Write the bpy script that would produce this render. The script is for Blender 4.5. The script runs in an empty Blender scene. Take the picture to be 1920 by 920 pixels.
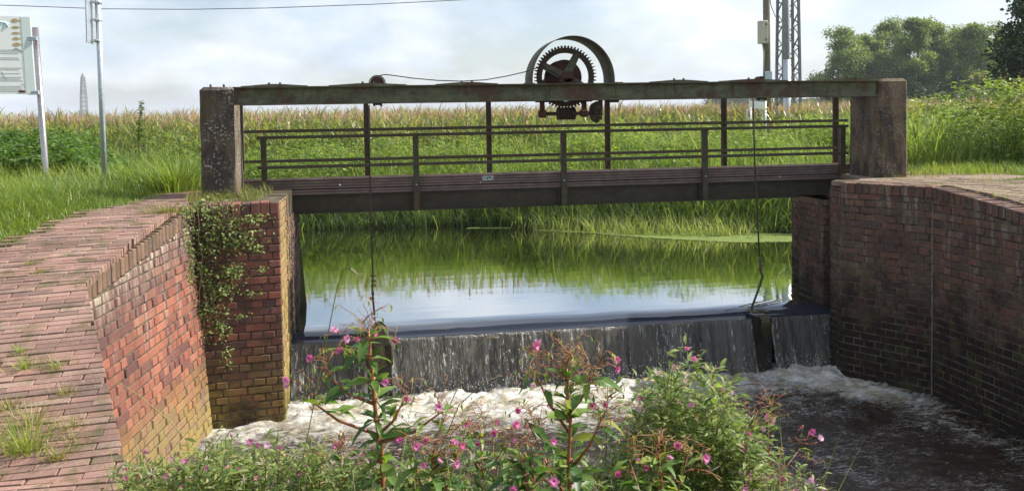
import bpy, math, random
import numpy as np
from mathutils import Vector, Matrix

# ------------------------------------------------------------------ camera, sky, sun, exposure
SC = bpy.context.scene
COL = SC.collection
TH = math.radians(9.0); PITCH = math.radians(2.4); ROLL = math.radians(0.95)
FPX = 1600.0; EYE = 0.80
RT = Vector((math.cos(TH), -math.sin(TH), 0)); FW0 = Vector((math.sin(TH), math.cos(TH), 0))
FW = (FW0 * math.cos(PITCH) + Vector((0, 0, -1)) * math.sin(PITCH)).normalized()
UP = RT.cross(FW)
RT2 = RT * math.cos(ROLL) - UP * math.sin(ROLL)
UP2 = UP * math.cos(ROLL) + RT * math.sin(ROLL)
cd = bpy.data.cameras.new('camera'); cam = bpy.data.objects.new('camera', cd); COL.objects.link(cam)
cam.matrix_world = Matrix(((RT2.x, UP2.x, -FW.x, 0), (RT2.y, UP2.y, -FW.y, 0), (RT2.z, UP2.z, -FW.z, EYE), (0, 0, 0, 1)))
cd.sensor_width = 36; cd.lens = FPX / 1920 * 36; cd.shift_y = -(460 - 280) / 1920
cd.clip_start = 0.05; cd.clip_end = 6000
SC.camera = cam

def ray(px, py):
    v = FW * FPX + RT2 * (px - 960) + UP2 * (280 - py)
    return v
def at(px, py, Y=None, Z=None, X=None, d=None):
    v = ray(px, py)
    if Y is not None: t = Y / v.y
    elif Z is not None: t = (Z - EYE) / v.z
    elif X is not None: t = X / v.x
    else: t = d / v.dot(FW0)
    return Vector((v.x * t, v.y * t, EYE + v.z * t))
def W(L, d):
    return (L * math.cos(TH) + d * math.sin(TH), -L * math.sin(TH) + d * math.cos(TH))
def W3(L, d, z): x, y = W(L, d); return Vector((x, y, z))

SUN_EL = math.radians(41); SUN_AZ = math.radians(4)      # azimuth from +X towards +Y
sd = Vector((math.cos(SUN_EL) * math.cos(SUN_AZ), math.cos(SUN_EL) * math.sin(SUN_AZ), math.sin(SUN_EL)))
sl = bpy.data.lights.new('sun', 'SUN'); sun = bpy.data.objects.new('sun', sl); COL.objects.link(sun)
sl.energy = 5.0; sl.angle = math.radians(0.6); sl.color = (1.0, 0.955, 0.88)
sun.rotation_euler = (-sd).to_track_quat('-Z', 'Y').to_euler(); sun.location = (8, 2, 9)

wd = bpy.data.worlds.new('World'); SC.world = wd; wd.use_nodes = True
nt = wd.node_tree; nt.nodes.clear(); N = nt.nodes.new; LK = nt.links.new
out = N('ShaderNodeOutputWorld'); bg = N('ShaderNodeBackground'); LK(bg.outputs[0], out.inputs[0])
sky = N('ShaderNodeTexSky'); sky.sky_type = 'NISHITA'; sky.sun_disc = False
sky.sun_elevation = SUN_EL; sky.sun_rotation = math.radians(90) - SUN_AZ; sky.altitude = 20; sky.air_density = 1.0; sky.dust_density = 1.5
tc = N('ShaderNodeTexCoord'); sep = N('ShaderNodeSeparateXYZ'); LK(tc.outputs['Generated'], sep.inputs[0])
def wmath(op, a, b=None):
    m = N('ShaderNodeMath'); m.operation = op
    for i, v in enumerate((a, b)):
        if v is None: continue
        if hasattr(v, 'node'): LK(v, m.inputs[i])
        else: m.inputs[i].default_value = v
    return m.outputs[0]
zz = wmath('ADD', wmath('MAXIMUM', sep.outputs[2], 0.0), 0.42)
cx = wmath('DIVIDE', sep.outputs[0], zz); cy = wmath('DIVIDE', sep.outputs[1], zz)
cmb = N('ShaderNodeCombineXYZ'); LK(cx, cmb.inputs[0]); LK(cy, cmb.inputs[1])
cn = N('ShaderNodeTexNoise'); cn.inputs['Scale'].default_value = 1.9; cn.inputs['Detail'].default_value = 7; cn.inputs['Roughness'].default_value = 0.55
LK(cmb.outputs[0], cn.inputs['Vector'])
cr = N('ShaderNodeValToRGB'); cr.color_ramp.elements[0].position = 0.42; cr.color_ramp.elements[1].position = 0.62
cr.color_ramp.elements[0].color = (0.18, 0.18, 0.18, 1); cr.color_ramp.elements[1].color = (0.97, 0.97, 0.97, 1)
LK(cn.outputs['Fac'], cr.inputs[0])
cn2 = N('ShaderNodeTexNoise'); cn2.inputs['Scale'].default_value = 4.2; cn2.inputs['Detail'].default_value = 6
LK(cmb.outputs[0], cn2.inputs['Vector'])
cc = N('ShaderNodeValToRGB'); cc.color_ramp.elements[0].position = 0.3; cc.color_ramp.elements[1].position = 0.7
cc.color_ramp.elements[0].color = (4.9, 5.7, 7.0, 1); cc.color_ramp.elements[1].color = (8.0, 8.1, 8.4, 1)
LK(cn2.outputs['Fac'], cc.inputs[0])
mx = N('ShaderNodeMix'); mx.data_type = 'RGBA'; LK(cr.outputs[0], mx.inputs[0]); LK(sky.outputs[0], mx.inputs[6]); LK(cc.outputs[0], mx.inputs[7])
LK(mx.outputs[2], bg.inputs[0]); bg.inputs[1].default_value = 0.1
vs = SC.view_settings; vs.view_transform = 'Standard'; vs.look = 'None'; vs.gamma = 1; vs.use_curve_mapping = False; vs.exposure = 0.66
SC.cycles.max_bounces = 8; SC.cycles.transparent_max_bounces = 12; SC.cycles.caustics_reflective = False; SC.cycles.caustics_refractive = False

# ------------------------------------------------------------------ helpers
R = random.Random(7)
rng = np.random.default_rng(11)
def tag(o, label=None, cat=None, group=None, kind=None):
    if label: o['label'] = label
    if cat: o['category'] = cat
    if group: o['group'] = group
    if kind: o['kind'] = kind
    return o
def thing(name, label, cat, loc=(0, 0, 0), group=None):
    o = bpy.data.objects.new(name, None); COL.objects.link(o); o.location = loc; o.empty_display_size = 0.1
    return tag(o, label, cat, group)
def link_mesh(name, me, mats, parent=None):
    for m in mats: me.materials.append(m)
    o = bpy.data.objects.new(name, me); COL.objects.link(o)
    if parent is not None:
        o.parent = parent
        w = Vector((0, 0, 0)); p = parent
        while p is not None: w += p.location; p = p.parent
        me.transform(Matrix.Translation(-w))
    return o
def np_mesh(name, V, F, mats, rnd=None, parent=None, smooth=False, midx=None, extra=None):
    """V (n,3), F (m,k) all faces with k corners"""
    me = bpy.data.meshes.new(name); V = np.asarray(V, np.float32); F = np.asarray(F, np.int32)
    m, k = F.shape
    me.vertices.add(len(V)); me.vertices.foreach_set('co', V.ravel())
    me.loops.add(m * k); me.loops.foreach_set('vertex_index', F.ravel())
    me.polygons.add(m); me.polygons.foreach_set('loop_start', np.arange(m, dtype=np.int32) * k)
    me.polygons.foreach_set('loop_total', np.full(m, k, np.int32))
    if midx is not None: me.polygons.foreach_set('material_index', np.asarray(midx, np.int32))
    me.update(calc_edges=True)
    if smooth: me.polygons.foreach_set('use_smooth', np.ones(m, bool))
    if rnd is not None:
        a = me.attributes.new('rnd', 'FLOAT', 'POINT'); a.data.foreach_set('value', np.asarray(rnd, np.float32))
    for nme, arr in (extra or {}).items():
        a = me.attributes.new(nme, 'FLOAT', 'POINT'); a.data.foreach_set('value', np.asarray(arr, np.float32))
    return link_mesh(name, me, mats, parent)

class MB:
    def __init__(s): s.v = []; s.f = []; s.r = []; s.m = []; s.sm = []
    def add(s, vs, fs, r=None, mi=0, smooth=False):
        b = len(s.v); s.v += [tuple(v) for v in vs]; r = R.random() if r is None else r
        s.r += [r] * len(vs)
        for f in fs: s.f.append(tuple(b + i for i in f)); s.m.append(mi); s.sm.append(smooth)
    def box(s, c, sz, r=None, mi=0, rz=0, bev=0.0, M=None):
        hx, hy, hz = sz[0] / 2, sz[1] / 2, sz[2] / 2
        if bev <= 0:
            P = [(x, y, z) for x in (-hx, hx) for y in (-hy, hy) for z in (-hz, hz)]
            F = [(0, 1, 3, 2), (4, 6, 7, 5), (0, 4, 5, 1), (2, 3, 7, 6), (0, 2, 6, 4), (1, 5, 7, 3)]
        else:
            b = bev; P = []; idx = {}
            for sx in (-1, 1):
                for sy in (-1, 1):
                    for sz_ in (-1, 1):
                        for a in range(3):
                            q = [sx * (hx - b), sy * (hy - b), sz_ * (hz - b)]
                            q[a] = (sx * hx, sy * hy, sz_ * hz)[a]
                            idx[(sx, sy, sz_, a)] = len(P); P.append(tuple(q))
            F = []
            for a in range(3):
                o = [i for i in range(3) if i != a]
                for sg in (-1, 1):
                    def g(u, v):
                        k = [0, 0, 0]; k[a] = sg; k[o[0]] = u; k[o[1]] = v; return idx[(k[0], k[1], k[2], a)]
                    F.append((g(-1, -1), g(1, -1), g(1, 1), g(-1, 1)))
            for a in range(3):
                o = [i for i in range(3) if i != a]
                for u in (-1, 1):
                    for v in (-1, 1):
                        def g(e, w):
                            k = [0, 0, 0]; k[a] = e; k[o[0]] = u; k[o[1]] = v; return idx[(k[0], k[1], k[2], w)]
                        F.append((g(-1, o[0]), g(1, o[0]), g(1, o[1]), g(-1, o[1])))
            for sx in (-1, 1):
                for sy in (-1, 1):
                    for sz_ in (-1, 1): F.append(tuple(idx[(sx, sy, sz_, a)] for a in range(3)))
        if M is not None: P = [tuple(M @ Vector(p) + Vector(c)) for p in P]
        else:
            ca, sa = math.cos(rz), math.sin(rz)
            P = [(c[0] + x * ca - y * sa, c[1] + x * sa + y * ca, c[2] + z) for x, y, z in P]
        s.add(P, F, r, mi)
    def tube(s, pts, rad, n=8, r=None, mi=0, cap=True, smooth=True):
        pts = [Vector(p) for p in pts]; rads = rad if isinstance(rad, (list, tuple)) else [rad] * len(pts)
        V = []; F = []; pu = None
        for i, p in enumerate(pts):
            t = (pts[min(i + 1, len(pts) - 1)] - pts[max(i - 1, 0)])
            if t.length < 1e-9: t = Vector((0, 0, 1))
            t.normalize()
            u = (pu - t * pu.dot(t)) if pu is not None else t.cross(Vector((0.3, 0.9, 0.1)))
            if u.length < 1e-6: u = t.cross(Vector((1, 0, 0)))
            u.normalize(); pu = u; w = t.cross(u)
            for k in range(n):
                a = 2 * math.pi * k / n; V.append(p + (u * math.cos(a) + w * math.sin(a)) * rads[i])
        for i in range(len(pts) - 1):
            for k in range(n):
                F.append((i * n + k, i * n + (k + 1) % n, (i + 1) * n + (k + 1) % n, (i + 1) * n + k))
        if cap: F.append(tuple(range(n))[::-1]); F.append(tuple((len(pts) - 1) * n + k for k in range(n)))
        s.add(V, F, r, mi, smooth)
    def bar(s, a, b, w, h, r=None, mi=0):
        a = Vector(a); b = Vector(b); t = (b - a); L = t.length; t.normalize()
        up = Vector((0, 0, 1)) if abs(t.z) < 0.95 else Vector((0, 1, 0))
        x = t; y = up.cross(x).normalized(); z = x.cross(y)
        M = Matrix((x, y, z)).transposed()
        s.box((a + b) / 2, (L, w, h), r, mi, M=M)
    def prism(s, poly, z0, z1, r=None, mi=0):
        n = len(poly); V = [(p[0], p[1], z0) for p in poly] + [(p[0], p[1], z1) for p in poly]
        s.add(V, [tuple(range(n))[::-1], tuple(range(n, 2 * n))] + [(i, (i + 1) % n, n + (i + 1) % n, n + i) for i in range(n)], r, mi)
    def disc_y(s, c, r0, r1, y0, y1, n=40, rr=None, mi=0, a0=0, a1=2 * math.pi):
        """ring with axis along Y, inner r0 outer r1"""
        full = abs(a1 - a0 - 2 * math.pi) < 1e-6; m = n if full else n + 1
        V = []
        for i in range(m):
            a = a0 + (a1 - a0) * i / n; ca, sa = math.cos(a), math.sin(a)
            for rad in (r0, r1):
                for y in (y0, y1): V.append((c[0] + ca * rad, y, c[1] + sa * rad))
        F = []
        for i in range(n):
            j = (i + 1) % m; a = 4 * i; b = 4 * j
            F += [(a + 0, b + 0, b + 1, a + 1), (a + 2, a + 3, b + 3, b + 2), (a, a + 2, b + 2, b), (a + 1, b + 1, b + 3, a + 3)]
        if not full: F += [(0, 1, 3, 2), (4 * n, 4 * n + 2, 4 * n + 3, 4 * n + 1)]
        s.add(V, F, rr, mi)
    def build(s, name, mats, parent=None):
        me = bpy.data.meshes.new(name); me.from_pydata(s.v, [], s.f); me.update()
        me.polygons.foreach_set('material_index', np.array(s.m, np.int32)); me.polygons.foreach_set('use_smooth', np.array(s.sm, bool))
        a = me.attributes.new('rnd', 'FLOAT', 'POINT'); a.data.foreach_set('value', np.array(s.r, np.float32))
        return link_mesh(name, me, mats if isinstance(mats, (list, tuple)) else [mats], parent)

def hashn(ix, iy, seed):
    h = (ix.astype(np.int64) * 374761393 + iy.astype(np.int64) * 668265263 + seed * 1442695041) & 0xffffffff
    h = ((h ^ (h >> 13)) * 1274126177) & 0xffffffff
    return ((h ^ (h >> 16)) & 0xffff) / 65535.0
def vnoise(x, y, seed=0):
    ix = np.floor(x); iy = np.floor(y); fx = x - ix; fy = y - iy
    fx = fx * fx * (3 - 2 * fx); fy = fy * fy * (3 - 2 * fy)
    a = hashn(ix, iy, seed); b = hashn(ix + 1, iy, seed); c = hashn(ix, iy + 1, seed); d = hashn(ix + 1, iy + 1, seed)
    return a + (b - a) * fx + (c - a) * fy + (a - b - c + d) * fx * fy
def fbm(x, y, o=4, seed=0):
    s = 0; a = 0.5
    for i in range(o): s = s + a * vnoise(x * 2 ** i, y * 2 ** i, seed + i); a *= 0.5
    return s
def smooth(t): t = np.clip(t, 0, 1); return t * t * (3 - 2 * t)

# ------------------------------------------------------------------ materials
class G:
    """tiny node-graph writer"""
    def __init__(s, name):
        s.m = bpy.data.materials.new(name); s.m.use_nodes = True; s.t = s.m.node_tree; s.t.nodes.clear()
        s.out = s.n('ShaderNodeOutputMaterial'); s.p = s.n('ShaderNodeBsdfPrincipled'); s.l(s.p.outputs[0], s.out.inputs[0])
        s.tc = s.n('ShaderNodeTexCoord'); s.geo = s.n('ShaderNodeNewGeometry')
        s.pos = s.geo.outputs['Position']
    def n(s, t): return s.t.nodes.new(t)
    def l(s, a, b): s.t.links.new(a, b)
    def put(s, sock, v):
        if hasattr(v, 'node'): s.l(v, sock)
        elif isinstance(v, tuple) and len(v) == 3 and sock.type == 'RGBA': sock.default_value = (*v, 1)
        else: sock.default_value = v
    def noise(s, scale, detail=5, rough=0.55, vec=None, stretch=None, dist=0.0):
        n = s.n('ShaderNodeTexNoise'); n.inputs['Scale'].default_value = scale; n.inputs['Detail'].default_value = detail; n.inputs['Roughness'].default_value = rough; n.inputs['Distortion'].default_value = dist
        v = vec or s.pos
        if stretch:
            mp = s.n('ShaderNodeMapping'); mp.inputs['Scale'].default_value = stretch; s.l(v, mp.inputs[0]); v = mp.outputs[0]
        s.l(v, n.inputs['Vector']); return n.outputs['Fac']
    def voro(s, scale, vec=None):
        n = s.n('ShaderNodeTexVoronoi'); n.inputs['Scale'].default_value = scale; s.l(vec or s.pos, n.inputs['Vector']); return n.outputs['Distance']
    def attr(s, name='rnd'):
        a = s.n('ShaderNodeAttribute'); a.attribute_name = name; return a.outputs['Fac']
    def ramp(s, fac, stops):
        r = s.n('ShaderNodeValToRGB'); e = r.color_ramp.elements
        while len(e) < len(stops): e.new(0.5)
        for i, (p, c) in enumerate(stops):
            e[i].position = p; e[i].color = (*c, 1) if isinstance(c, tuple) else (c, c, c, 1)
        s.l(fac, r.inputs[0]); return r.outputs[0]
    def mix(s, f, a, b, blend='MIX'):
        m = s.n('ShaderNodeMix'); m.data_type = 'RGBA'; m.blend_type = blend
        s.put(m.inputs[0], f); s.put(m.inputs[6], a); s.put(m.inputs[7], b); return m.outputs[2]
    def math(s, op, a, b=0.0, c=None):
        m = s.n('ShaderNodeMath'); m.operation = op; s.put(m.inputs[0], a); s.put(m.inputs[1], b)
        if c is not None: s.put(m.inputs[2], c)
        return m.outputs[0]
    def zband(s, z0, z1, axis=2):
        sp = s.n('ShaderNodeSeparateXYZ'); s.l(s.pos, sp.inputs[0])
        m = s.n('ShaderNodeMapRange'); m.inputs[1].default_value = z0; m.inputs[2].default_value = z1; s.l(sp.outputs[axis], m.inputs[0]); return m.outputs[0]
    def bump(s, h, strength=0.4, dist=0.01):
        b = s.n('ShaderNodeBump'); b.inputs['Strength'].default_value = strength; b.inputs['Distance'].default_value = dist
        s.l(h, b.inputs['Height']); s.l(b.outputs[0], s.p.inputs['Normal']); return b
    def fin(s, col=None, rough=None, metal=None, spec=None):
        if col is not None: s.put(s.p.inputs['Base Color'], col)
        if rough is not None: s.put(s.p.inputs['Roughness'], rough)
        if metal is not None: s.put(s.p.inputs['Metallic'], metal)
        if spec is not None: s.put(s.p.inputs['Specular IOR Level'], spec)
        return s.m
    def translucent(s, col, amt):
        tr = s.n('ShaderNodeBsdfTranslucent'); s.put(tr.inputs[0], col); ms = s.n('ShaderNodeMixShader')
        ms.inputs[0].default_value = amt; s.l(s.p.outputs[0], ms.inputs[1]); s.l(tr.outputs[0], ms.inputs[2]); s.l(ms.outputs[0], s.out.inputs[0])

def m_leaf(name, stops, tr=0.35, rough=0.5, patch=None, trmul=(1.5, 1.6, 0.7)):
    g = G(name); c = g.ramp(g.attr(), stops)
    if patch: c = g.mix(g.ramp(g.noise(patch[0], 3), [(0.42, 0.0), (0.6, patch[2])]), c, patch[1])
    g.fin(c, rough, spec=0.35); g.translucent(g.mix(1.0, c, trmul, 'MULTIPLY'), tr); return g.m

def m_brick(name, stops, lichen=0.5, yellow=None, damp_shade=None, mossy=None, white=0.0, soot=0.6, topband=None):
    g = G(name); c = g.ramp(g.attr(), stops)
    c = g.mix(g.math('MULTIPLY', g.ramp(g.noise(2.2, 6, 0.6), [(0.42, 0.0), (0.62, 1.0)]), soot), c, (0.055, 0.038, 0.032))
    c = g.mix(g.ramp(g.noise(60, 4, 0.7), [(0.35, 0.0), (0.75, 0.55)]), c, (0.16, 0.10, 0.075))
    sp = g.ramp(g.noise(95, 2, 0.6), [(0.62, 0.0), (0.68, 1.0)])
    sp = g.math('MULTIPLY', sp, g.math('MULTIPLY', g.ramp(g.noise(3.5, 4), [(0.42, 0.0), (0.62, 1.0)]), lichen))
    c = g.mix(sp, c, (0.42, 0.42, 0.38))
    if white:
        st = g.ramp(g.noise(14, 5, 0.6, stretch=(1, 1, 0.13)), [(0.55, 0.0), (0.68, white)])
        c = g.mix(g.math('MULTIPLY', st, g.zband(-1.6, -0.1)), c, (0.42, 0.38, 0.32))
    if yellow:
        f = g.math('MULTIPLY', g.zband(yellow[1], yellow[0]), g.ramp(g.noise(3.0, 6, 0.65, dist=0.6), [(0.36, 0.0), (0.55, 1.0)]))
        c = g.mix(g.math('MULTIPLY', f, yellow[2]), c, (0.30, 0.235, 0.055))
    if damp_shade:  # low dark band: damp, and on the dark walls painted shade as well
        nz = g.noise(4, 4); zz_ = g.math('ADD', g.math('MULTIPLY', g.math('SUBTRACT', nz, 0.5), 1.4), g.zband(damp_shade[0], damp_shade[1]))
        c = g.mix(g.ramp(zz_, [(0.3, 0.92), (0.75, 0.0)]), c, damp_shade[2] if len(damp_shade) > 2 else (0.022, 0.017, 0.011))
    if mossy: c = g.mix(g.ramp(g.noise(6, 5, 0.6), [(0.52, 0.0), (0.66, mossy)]), c, (0.075, 0.085, 0.02))
    if topband:
        vm = g.n('ShaderNodeVectorMath'); vm.operation = 'DOT_PRODUCT'; g.l(g.pos, vm.inputs[0]); vm.inputs[1].default_value = topband[:3]
        rel = g.math('ADD', vm.outputs['Value'], topband[3])       # height relative to the foot of the sloping coping
        zt_ = g.math('ADD', g.math('MULTIPLY_ADD', rel, 1.9, 1.25), g.math('MULTIPLY', g.math('SUBTRACT', g.noise(1.7, 5), .5), 1.5))
        c = g.mix(g.math('MULTIPLY', g.ramp(zt_, [(0.45, 0.0), (0.85, 1.0)]), .8), c, (0.115, 0.062, 0.058))
        ef = g.math('MULTIPLY', g.ramp(g.math('MULTIPLY_ADD', rel, 3.2, 1.0), [(0.0, 0.0), (0.75, .55), (.97, 1.0)]), g.ramp(g.noise(22, 5, .65, stretch=(1, 1, .12)), [(0.44, 0.0), (0.60, 1.0)]))
        c = g.mix(g.math('MULTIPLY', ef, .85), c, (0.50, 0.44, 0.33))
        zl_ = g.math('ADD', g.zband(-1.35, -1.9), g.math('MULTIPLY', g.math('SUBTRACT', g.noise(2.1, 5), .5), 2.2))
        c = g.mix(g.math('MULTIPLY', g.ramp(zl_, [(0.3, 0.0), (0.7, 1.0)]), .6), c, (0.20, 0.15, 0.11))
    if yellow:
        f = g.math('MULTIPLY', g.zband(yellow[1], yellow[0]), g.ramp(g.noise(3.4, 6, 0.65, dist=0.6), [(0.40, 0.0), (0.58, 1.0)]))
        c = g.mix(g.math('MULTIPLY', f, yellow[2]), c, (0.33, 0.255, 0.05))
    g.bump(g.noise(130, 5, 0.7), 0.55, 0.006)
    return g.fin(c, 0.88, spec=0.25)

def m_metal(name, c1, c2, rust, rustamt, rough=0.65, metal=0.0, rs=5):
    g = G(name); c = g.mix(g.ramp(g.noise(7, 5, 0.6, stretch=(1, 1, 2.2)), [(0.35, 0.0), (0.65, 1.0)]), c1, c2)
    c = g.mix(g.ramp(g.noise(rs, 7, 0.68), [(0.50, 0.0), (0.60, rustamt)]), c, rust)
    c = g.mix(g.ramp(g.noise(16, 4, 0.6, stretch=(1, 1, 0.15)), [(0.55, 0.0), (0.7, 0.45)]), c, (0.03, 0.028, 0.018))
    g.bump(g.noise(70, 5, 0.7), 0.35, 0.003); return g.fin(c, rough, metal, 0.35)

def m_plain(name, c1, c2, scale=20, rough=0.6, metal=0.0, bump=0.2, spec=0.4):
    g = G(name); c = g.mix(g.ramp(g.noise(scale, 5), [(0.35, 0.0), (0.65, 1.0)]), c1, c2)
    if bump: g.bump(g.noise(scale * 3, 5), bump, 0.004)
    return g.fin(c, rough, metal, spec)

M = {}
_K, _C = Vector(W(-2.87, 5.67)), Vector(W(-2.97, 7.86)); _u = (_C - _K); _g = 0.28 / _u.length_squared
WALLREL = (-_u.x * _g, -_u.y * _g, 1.0, 0.29 + 0.13 + (_K.dot(_u)) * _g)
RED = [(0.0, (0.13, 0.055, 0.055)), (0.25, (0.26, 0.085, 0.060)), (0.6, (0.36, 0.115, 0.070)), (1.0, (0.42, 0.16, 0.10))]
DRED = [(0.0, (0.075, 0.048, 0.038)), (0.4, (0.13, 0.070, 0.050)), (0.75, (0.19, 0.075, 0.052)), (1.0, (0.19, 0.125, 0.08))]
M['brick_wall'] = m_brick('red_brick', RED, 0.5, yellow=(-2.25, -1.3, 0.85), white=0.6, soot=0.4, topband=WALLREL)
M['brick_pier'] = m_brick('pier_brick', [(0.0, (0.11, 0.055, 0.06)), (0.5, (0.24, 0.085, 0.07)), (1.0, (0.36, 0.12, 0.08))], 0.7, yellow=(-2.0, -1.3, 0.4), damp_shade=(-2.25, -1.55), mossy=.3, soot=0.6)
M['brick_side'] = m_brick('pier_side_brick', [(0.0, (0.30, 0.19, 0.11)), (1.0, (0.44, 0.27, 0.14))], 0.4, yellow=(-1.6, 0.8, 0.5), damp_shade=(-2.2, -1.5, (0.06, 0.055, 0.02)), mossy=.4, soot=0.35)
M['brick_dark'] = m_brick('dark_brick', DRED, 1.0, damp_shade=(-1.85, -0.55, (0.010, 0.008, 0.006)), mossy=0.4, white=0.5, soot=0.7)  # wall shade put into brick colour and near-black lower band, along with damp
M['brick_path'] = m_brick('paving_brick', [(0.0, (0.23, 0.15, 0.12)), (0.4, (0.35, 0.20, 0.155)), (0.8, (0.41, 0.24, 0.19)), (1.0, (0.40, 0.28, 0.21))], 0.8, mossy=0.6, soot=0.45)
M['brick_path2'] = m_brick('old_paving_brick', [(0.0, (0.22, 0.17, 0.12)), (0.5, (0.33, 0.24, 0.17)), (1.0, (0.38, 0.30, 0.21))], 0.4, mossy=0.7, soot=0.2)
M['brick_coping'] = m_brick('coping_brick', [(0.0, (0.13, 0.09, 0.06)), (0.6, (0.24, 0.14, 0.09)), (1.0, (0.30, 0.19, 0.12))], 0.9, mossy=0.5, soot=0.5)
g = G('mortar'); M['mortar'] = g.fin(g.mix(g.ramp(g.noise(9, 5), [(0.4, 0.0), (0.6, 1.0)]), (0.07, 0.055, 0.04), (0.15, 0.125, 0.085)), 0.95, spec=0.1)
g = G('dark_mortar'); M['mortar_dark'] = g.fin(g.mix(g.ramp(g.noise(9, 5), [(0.4, 0.0), (0.6, 1.0)]), (0.05, 0.042, 0.032), (0.14, 0.12, 0.09)), 0.95, spec=0.1)
g = G('joint_soil'); M['joint'] = g.fin(g.mix(g.ramp(g.noise(7, 5), [(0.4, 0.0), (0.6, 1.0)]), (0.03, 0.022, 0.014), (0.07, 0.075, 0.02)), 0.95, spec=0.1)
def m_conc(name, base, dark, seed, lam=.85):
    g = G(name); v = g.noise(1.0, 2)
    c = g.mix(g.ramp(g.noise(45, 6, 0.7), [(0.3, 0.0), (0.7, 1.0)]), base, tuple(x * 0.62 for x in base))
    c = g.mix(g.ramp(g.noise(4.5 + seed, 6, 0.65, stretch=(1, 1, 0.45)), [(0.40, 0.0), (0.58, 0.9)]), c, dark)
    c = g.mix(g.math('MULTIPLY', g.ramp(g.noise(6, 4), [(0.5, 0.0), (0.6, 1.0)]), 0.4), c, (0.13, 0.10, 0.035))
    li = g.math('MULTIPLY', g.ramp(g.noise(42, 3, 0.55), [(0.56, 0.0), (0.60, 1.0)]), g.ramp(g.noise(3.2 + seed, 3), [(0.42, 0.0), (0.54, 1.0)]))
    c = g.mix(g.math('MULTIPLY', li, lam), c, (0.36, 0.37, 0.34))
    g.bump(g.noise(90, 6, 0.75), 0.8, 0.008); return g.fin(c, 0.92, spec=0.2)
M['conc_l'] = m_conc('lichened_concrete', (0.21, 0.165, 0.115), (0.055, 0.042, 0.036), 0.0)
M['conc_r'] = m_conc('stained_concrete', (0.22, 0.165, 0.115), (0.050, 0.040, 0.034), 0.9, .35)
M['beam'] = m_metal('green_painted_steel', (0.075, 0.078, 0.038), (0.15, 0.152, 0.085), (0.095, 0.045, 0.024), 0.85, rs=3.4)
M['rail'] = m_metal('mossy_steel', (0.055, 0.050, 0.028), (0.085, 0.080, 0.045), (0.085, 0.045, 0.025), 0.6)
M['post'] = m_metal('brown_steel', (0.075, 0.05, 0.035), (0.10, 0.07, 0.045), (0.085, 0.045, 0.025), 0.6)
M['girder'] = m_metal('dark_girder', (0.038, 0.032, 0.020), (0.06, 0.052, 0.030), (0.05, 0.03, 0.018), 0.5)  # shade on the girder is put into this darker steel colour
M['iron'] = m_metal('rusty_iron', (0.045, 0.034, 0.022), (0.075, 0.058, 0.036), (0.075, 0.028, 0.018), 0.8, 0.8)
M['rustred'] = m_metal('red_rust', (0.09, 0.035, 0.025), (0.06, 0.028, 0.022), (0.11, 0.045, 0.03), 0.8, 0.85)
M['hood'] = m_metal('guard_sheet', (0.085, 0.075, 0.048), (0.13, 0.125, 0.085), (0.07, 0.038, 0.025), 0.8, 0.75)
M['rope'] = m_plain('wire_rope', (0.035, 0.028, 0.022), (0.055, 0.042, 0.03), 80, 0.8)
M['plank'] = m_plain('grooved_plank', (0.16, 0.115, 0.10), (0.23, 0.17, 0.145), 9, 0.75, bump=0.3)
M['galv'] = m_plain('galvanised_steel', (0.42, 0.46, 0.50), (0.55, 0.59, 0.63), 30, 0.42, 0.55, 0.05)
M['stainless'] = m_plain('brushed_steel', (0.36, 0.33, 0.31), (0.50, 0.47, 0.45), 40, 0.3, 0.85, 0.03)
M['panel'] = m_plain('white_panel', (0.84, 0.86, 0.82), (0.86, 0.88, 0.84), 3, 0.35, bump=0)
M['glassy'] = m_plain('panel_margin', (0.66, 0.74, 0.70), (0.68, 0.76, 0.72), 3, 0.3, bump=0)
M['ink'] = m_plain('grey_print', (0.42, 0.44, 0.44), (0.5, 0.5, 0.5), 60, 0.6, bump=0)
M['ink_dark'] = m_plain('dark_print', (0.04, 0.03, 0.03), (0.05, 0.04, 0.04), 60, 0.6, bump=0)
M['ink_red'] = m_plain('red_print', (0.45, 0.06, 0.05), (0.5, 0.07, 0.05), 60, 0.6, bump=0)
M['ink_map'] = m_plain('map_print', (0.48, 0.68, 0.74), (0.60, 0.76, 0.80), 30, 0.6, bump=0)
M['ink_green'] = m_plain('green_print', (0.42, 0.68, 0.56), (0.5, 0.72, 0.6), 30, 0.6, bump=0)
M['fish'] = m_plain('fish_print', (0.42, 0.30, 0.12), (0.55, 0.45, 0.26), 40, 0.6, bump=0)
M['fish2'] = m_plain('grey_fish_print', (0.30, 0.32, 0.28), (0.42, 0.42, 0.36), 40, 0.6, bump=0)
M['plaque'] = m_plain('plaque', (0.38, 0.45, 0.43), (0.48, 0.54, 0.52), 20, 0.5, bump=0)
M['wood'] = m_plain('weathered_pole', (0.17, 0.145, 0.10), (0.24, 0.21, 0.15), 12, 0.85)
M['boxm'] = m_plain('cream_cabinet', (0.50, 0.47, 0.36), (0.58, 0.54, 0.43), 8, 0.6, bump=0.05)
M['galvd'] = m_plain('dull_lattice_steel', (0.20, 0.21, 0.20), (0.27, 0.28, 0.27), 12, 0.6, 0.3, 0.05)
M['cable'] = m_plain('cable', (0.05, 0.05, 0.055), (0.08, 0.08, 0.085), 10, 0.6, bump=0)
M['bark'] = m_plain('bark', (0.07, 0.055, 0.04), (0.13, 0.11, 0.085), 9, 0.9, bump=0.6)
M['sandy'] = m_plain('sandy_joint_paving', (0.19, 0.14, 0.10), (0.28, 0.20, 0.15), 6, 0.95, bump=.4)
M['mud'] = m_plain('mud', (0.06, 0.045, 0.028), (0.11, 0.085, 0.05), 8, 0.9)
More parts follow.
